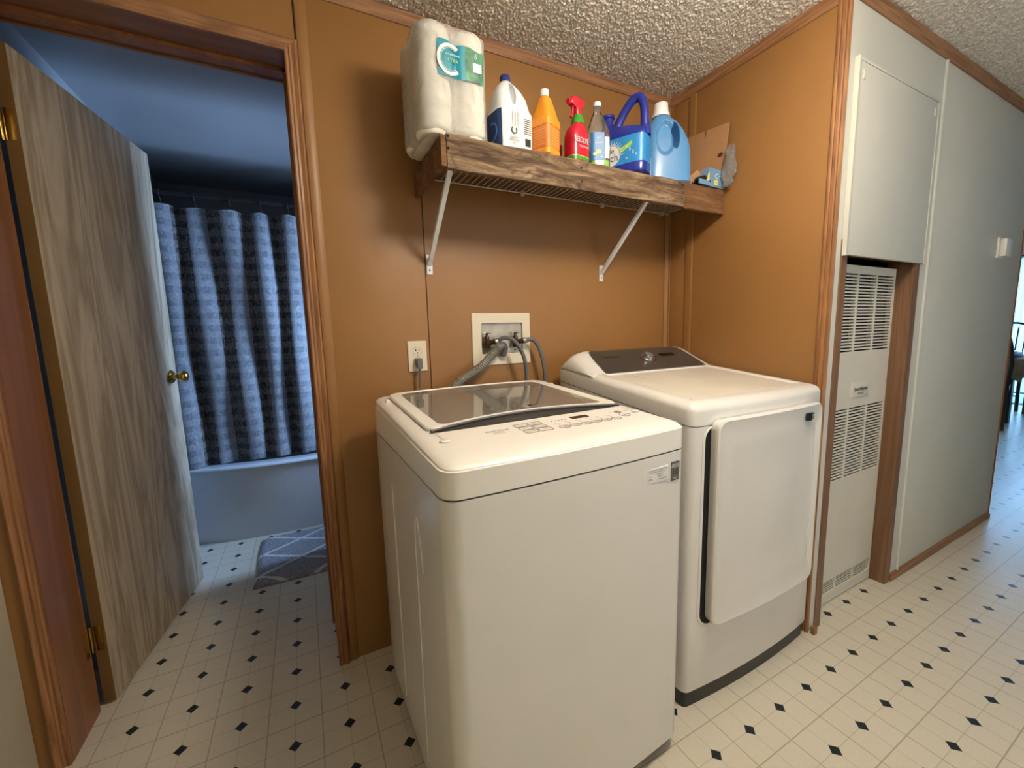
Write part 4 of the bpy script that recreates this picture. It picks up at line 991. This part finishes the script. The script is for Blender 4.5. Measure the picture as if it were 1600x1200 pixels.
letter('Lemon', .010, (-.008, -.0316, .078), (1, 0, .15), (0, 0, 1), m_printw, lb_); letter('fresh', .007, (-.008, -.0316, .095), (1, 0, .15), (0, 0, 1), m_printw, lb_); letter('828 ml', .006, (.008, -.0316, .033), (1, 0, 0), (0, 0, 1), m_printw, lb_)
# navy jug
NJ = thing('detergent_jug', 'navy blue detergent jug with tall loop handle and bright blue label', 'jug', (1.908, -.222, ZS), -1.10)
s = Shell([(0, 0, 0, .088, .044, 5), (.008, 0, 0, .098, .052, 5), (.028, 0, 0, .100, .054, 5), (.034, 0, 0, .098, .052, 5), (.120, 0, 0, .098, .052, 5), (.126, 0, 0, .100, .054, 5), (.140, 0, 0, .096, .050, 4), (.156, -.006, 0, .074, .040, 3), (.168, -.03, 0, .040, .030, 2.5), (.178, -.052, 0, .026, .026, 2)])
s.build('jug_body', m_dblue, NJ, 60)
lb_ = s.wrap('label', .035, .121, 0, 2 * PI, m_cyan, NJ, nt=72)
tube('handle', spline([(-.036, 0, .150), (-.022, 0, .180), (.002, 0, .214), (.032, 0, .243), (.058, 0, .250), (.074, 0, .236), (.082, 0, .205), (.084, 0, .165), (.083, 0, .125)], 42), .0165, m_dblue, NJ, 16, rfun=lambda t: .0150 + .004 * abs(2 * t - 1) ** 3 + .006 * (t > .93))
lathe('spout', [(0, .0), (.023, .0), (.024, .010), (.0225, .012), (.0225, .040), (.027, .043), (.027, .052), (.020, .053), (0, .050)], m_dblue, NJ, 26, loc=(-.064, 0, .168))
fM = frame((-.024, -.0545, .070), (1, 0, 0), (0, 0, 1))
flatpoly('logo_disc', circ(.034, 30), .0008, fM, m_wlab, lb_)
for k in range(14):
    a = k * PI / 13 - .1; flatpoly('ray', [(.034 * math.cos(a - .03), .034 * math.sin(a - .03)), (.052 * math.cos(a), .046 * math.sin(a)), (.034 * math.cos(a + .03), .034 * math.sin(a + .03))], .0007, fM, m_printw, lb_)
flatpoly('logo_arc', arc(.030, .0318, -.2, PI + .2, 0, 0), .0012, fM, m_printd, lb_)
letter('de', .026, (-.028, -.0560, .083), (1, 0, 0), (0, 0, 1), m_printd, lb_, 1.1); letter('tch', .034, (-.020, -.0560, .060), (1, 0, 0), (0, 0, 1), m_printd, lb_, 1.0)
flatpoly('lime_swoosh', [(-.085, -.030), (-.02, -.022), (.078, .018), (.080, .032), (.04, .018), (-.04, -.016), (-.086, -.022)], .0006, fM, m_lime, lb_)
for k in range(7): letter('*', .018, (.035 + (k % 4) * .012, -.0556, .046 + (k * 5 % 7) * .006), (1, 0, 0), (0, 0, 1), m_printw, lb_)
# light blue jug
LJ = thing('fabric_softener_jug', 'pale blue plastic jug with white cap and moulded grip', 'jug', (2.132, -.236, ZS), -.50)
s = Shell([(0, 0, 0, .080, .042, 4), (.008, 0, 0, .090, .050, 4), (.060, 0, 0, .090, .050, 3.6), (.130, 0, 0, .088, .048, 3.2), (.165, -.004, 0, .082, .045, 3), (.20, -.010, 0, .070, .040, 2.7), (.228, -.018, 0, .055, .034, 2.5), (.244, -.024, 0, .038, .028, 2.2), (.254, -.028, 0, .026, .025, 2), (.262, -.028, 0, .022, .022, 2)])
s.build('jug_body', m_lblue, LJ, 96, dents=[((-.020, -.045, .165), .040, .066, (0, 1, 0), .014), ((.020, -.03, .172), .015, .050, (0, 1, 0), .060)])
cap('cap', .029, .036, m_wplas, LJ, (-.028, 0, .262), ring=.012)
flatpoly('label', rrect(-.014, .014, -.035, .035, .004, 3, 2), .0012, frame((-.0835, -.030, .06), (.45, -1, 0), (0, 0, 1)), m_wlab, LJ)
# white spray behind
WS = thing('white_spray', 'white trigger sprayer half hidden behind the pale blue jug', 'spray bottle', (2.290, -.165, ZS), .2)
Shell([(0, 0, 0, .034, .026, 3), (.10, 0, 0, .034, .026, 3), (.125, 0, 0, .014, .014, 2), (.14, 0, 0, .012, .012, 2)]).build('bottle_body', m_wplas, WS, 30)
rings('trigger_head', [[Vector((x, y, z)) for x, y in rrect(a, b, -.010, .010, .006, 4, 2)] for z, a, b in ((.138, -.010, .012), (.158, -.012, .012), (.166, -.030, .020), (.180, -.030, .020), (.186, -.02, .012))], m_wplas, WS, smooth=.9)
tube('trigger', spline([(-.02, 0, .166), (-.022, 0, .15), (-.030, 0, .13)], 10), .004, m_wplas, WS, 8)
# cardboard sheet leaning on the brown wall
CS = thing('cardboard_sheet', 'torn tan cardboard sheet leaning on the brown side wall above the shelf', 'cardboard', (2.376, -.22, ZS))
pts = [(.105, 0), (-.052, 0), (-.096, .10), (-.104, .265), (.004, .278), (.006, .252), (.013, .252), (.015, .279), (.105, .287)]
cshM = Matrix(((.0, -.10, -.995, .0), (1, 0, 0, 0), (0, .995, -.10, 0), (0, 0, 0, 1)))
cshM = Matrix.Translation((.0, 0, 0)) @ Matrix(((0, .075, -1, 0), (1, 0, 0, 0), (0, 1, .075, 0), (0, 0, 0, 1)))
flatpoly('sheet', pts, -.0035, cshM, m_card, CS)
flatpoly('torn_hole', circ(.013, 12, -.074, .145, .009), .0006, Matrix.Translation((-.0008, 0, 0)) @ cshM, m_dred.copy(), CS)
bpy.data.objects['torn_hole'].data.materials[0] = plain('torn_edge', rgb(70, 42, 26), .9)
# blue carton
BC = thing('garbage_bag_box', 'opened blue cardboard carton lying at the right end of the shelf', 'box', (2.325, -.272, ZS + .001), .04)
bm = bmesh.new(); addbox(bm, -.035, .070, -.042, -.006, 0, .072); fin(bm, 'carton', m_cardb, BC)
f0 = frame((.020, -.0424, .034), (1, 0, 0), (0, 0, 1))
flatpoly('logo_arc', arc(.0075, .0105, PI * .28, PI * 1.72, -.004, .010), .0006, f0, m_printw, BC); letter('compliments', .007, (.041, -.0432, .046), (1, 0, 0), (0, 0, 1), m_printw, BC)
flatpoly('price_patch', rrect(-.020, .004, -.026, -.006, .001, 2, 2), .0006, f0, m_yel, BC); letter('40', .010, (.012, -.0434, .018), (1, 0, 0), (0, 0, 1), m_print, BC)
boxes('open_flap', [(-.098, -.036, -.046, -.040, .0, .018)], m_cardb, BC)
flatpoly('back_flap', [(-.098, .0), (-.035, 0), (-.035, .066), (-.06, .070), (-.098, .044)], .002, frame((0, .0, 0), (1, 0, 0), (0, 0, 1)), m_card, BC)
def bagf(u, v):
    return (-.096 + .06 * u, -.036 + .030 * v, .012 + .034 * math.sin(PI * min(1, v * 1.2 + .1)) * (.4 + .6 * u) + .004 * math.sin(u * 21 + v * 13))
gridmesh('black_bags', 14, 12, bagf, m_black, BC, thick=.004)
flatpoly('torn_yellow_edge', [(-.085, 0), (-.045, .0), (-.036, .02), (-.036, .052), (-.044, .046), (-.050, .022), (-.07, .010)], .0018, frame((0, -.0435, .001), (1, 0, 0), (0, 0, 1)), m_yel, BC)
flatpoly('punched_hole', circ(.005, 14, -.030, .018), .0008, frame((0, -.0425, 0), (1, 0, 0), (0, 0, 1)), m_void, BC)
# plastic bag by the wall
rb = random.Random(11); NB = [(rb.uniform(4, 9), rb.uniform(3, 8), rb.uniform(0, 6)) for _ in range(5)]
def crump(u, v):
    t = 2 * PI * u; z = .0 + .168 * v; r = .026 * (1 - .55 * abs(2 * v - .9)) + .004
    d = sum(math.sin(a * t / 2 * 1.0 + b * v * 3 + c) for a, b, c in [(2 * round(a / 2), b, c) for a, b, c in NB]) * .0045
    if v in (0, 1): r = .004; d = 0
    return ((r * .62 + d * .5) * math.cos(t) + .008 * v, (r + d) * math.sin(t) - .01 * v, z)
pb = gridmesh('plastic_bag', 40, 24, crump, thin_glass('crumpled_film', (.93, .92, .9, 1), .12, 1, 1.6, 1.0, .12, (.95, .92, .88, 1)), loc=(2.374, -.338, ZS + .001))
tag(pb, 'crumpled clear plastic bag squeezed between the blue carton and wall', 'plastic bag')

for t_, k_ in ((BL, 1.035), (OR, 1.02), (RS, 1.09), (CB, 1.06), (NJ, 1.14), (LJ, 1.07), (PT, 1.07)): t_.scale = (1, 1, k_)

# =================================================================== CEILING LAMP, DINING END
LP = thing('ceiling_lamp', 'round flush ceiling lamp with a lit glass globe, above the hall', 'ceiling lamp', (1.62, -1.18, H))
lathe('lamp_base', [(0, 0), (.15, 0), (.15, -.018), (.13, -.026), (0, -.026)], m_fix, LP, 32)
lathe('lamp_stem', [(0, -.02), (.012, -.02), (.012, -.08), (0, -.08)], m_fix, LP, 16)
lathe('glass_globe', [(.0, -.075), (.07, -.078), (.13, -.095), (.165, -.125), (.172, -.155), (.16, -.190), (.12, -.220), (.06, -.236), (0, -.240)], m_globe, LP, 32)

DT = thing('dining_table', 'dark wooden dining table under a patterned cloth by the patio door', 'table', (8.35, -.05, 0))
box('table_top', (-.5, .5, -.05, .75, .715, .745), m_darkw, DT, bevel=.004)
for a, b in ((-.42, .0), (.42, .0), (-.42, .68), (.42, .68)): box('leg', (a - .035, a + .035, b - .0, b + .07, 0, .715), m_darkw, DT)
def clothf(u, v):
    x = -.52 + 1.04 * u; q = v; 
    if q < .25: return (x, -.078 - .006 * math.sin(x * 30) * (1 - q * 4), .50 + .247 * q * 4 + .05 * math.sin(x * 9) * (1 - q * 4))
    return (x, -.078 + .86 * (q - .25) / .75, .7485)
tc_ = gridmesh('table_cloth', 40, 20, clothf, m_cloth, thick=.002, loc=(8.35, -.05, 0)); tag(tc_, 'brown patterned cloth draped over the dining table', 'tablecloth')
def side(u, v): return (-.524 - .008 * math.sin(u * 20) * (1 - v), -.078 + .86 * u, .48 + .2685 * v + .05 * math.sin(u * 12) * (1 - v))
gridmesh('cloth_drop', 30, 8, side, m_cloth, tc_, thick=.002)
def chair(lbl, loc, rz):
    c = thing('dining_chair', lbl, 'chair', loc, rz, 'dark wooden dining chairs')
    box('seat', (-.22, .22, -.21, .21, .43, .465), m_darkw, c, bevel=.008)
    for a, b in ((-.19, -.18), (.19, -.18), (-.19, .18), (.19, .18)): tube('leg', [(a, b, .43), (a * 1.05, b * 1.12, 0)], .018, m_darkw, c, 10)
    tube('back_frame', spline([(-.20, .19, .45), (-.21, .24, .8), (-.15, .27, 1.06), (0, .275, 1.14), (.15, .27, 1.06), (.21, .24, .8), (.20, .19, .45)], 36), .016, m_darkw, c, 10)
    for k in (-.10, -.035, .035, .10): tube('spindle', [(k, .19, .46), (k * 1.1, .265, 1.08)], .008, m_darkw, c, 8)
    for y_ in (-.19, .19): tube('stretcher', [(-.2, y_, .2), (.2, y_, .2)], .009, m_darkw, c, 8)
    return c
chair('dark wooden spindle back chair nearer the hall', (7.55, .12, 0), PI / 2 + .2)
chair('dark wooden spindle back chair on the far side of the table', (9.1, .30, 0), -PI / 2)
pl_ = thing('place_mat', 'dark folded place mats stacked on the dining tablecloth', 'place mats', (8.1, .1, .7505)); box('mat_stack', (-.2, .2, -.12, .14, 0, .05), m_black, pl_, bevel=.01); box('top_mat', (-.18, .19, -.11, .13, .051, .075), m_dgrey, pl_, bevel=.006)
SC = thing('sheer_curtain', 'pale aqua sheer curtain drawn over the patio door', 'curtain', (9.5, .5, 0))
gridmesh('sheer_panel', 120, 6, lambda u, v: (.02 * math.sin(u * 70), -.95 + .95 * u * 1.15, .03 + 1.98 * v), m_sheer, SC)
tube('curtain_rod', [(0, -1.0, 2.04), (0, 1.0, 2.04)], .012, m_darkw, SC, 10)
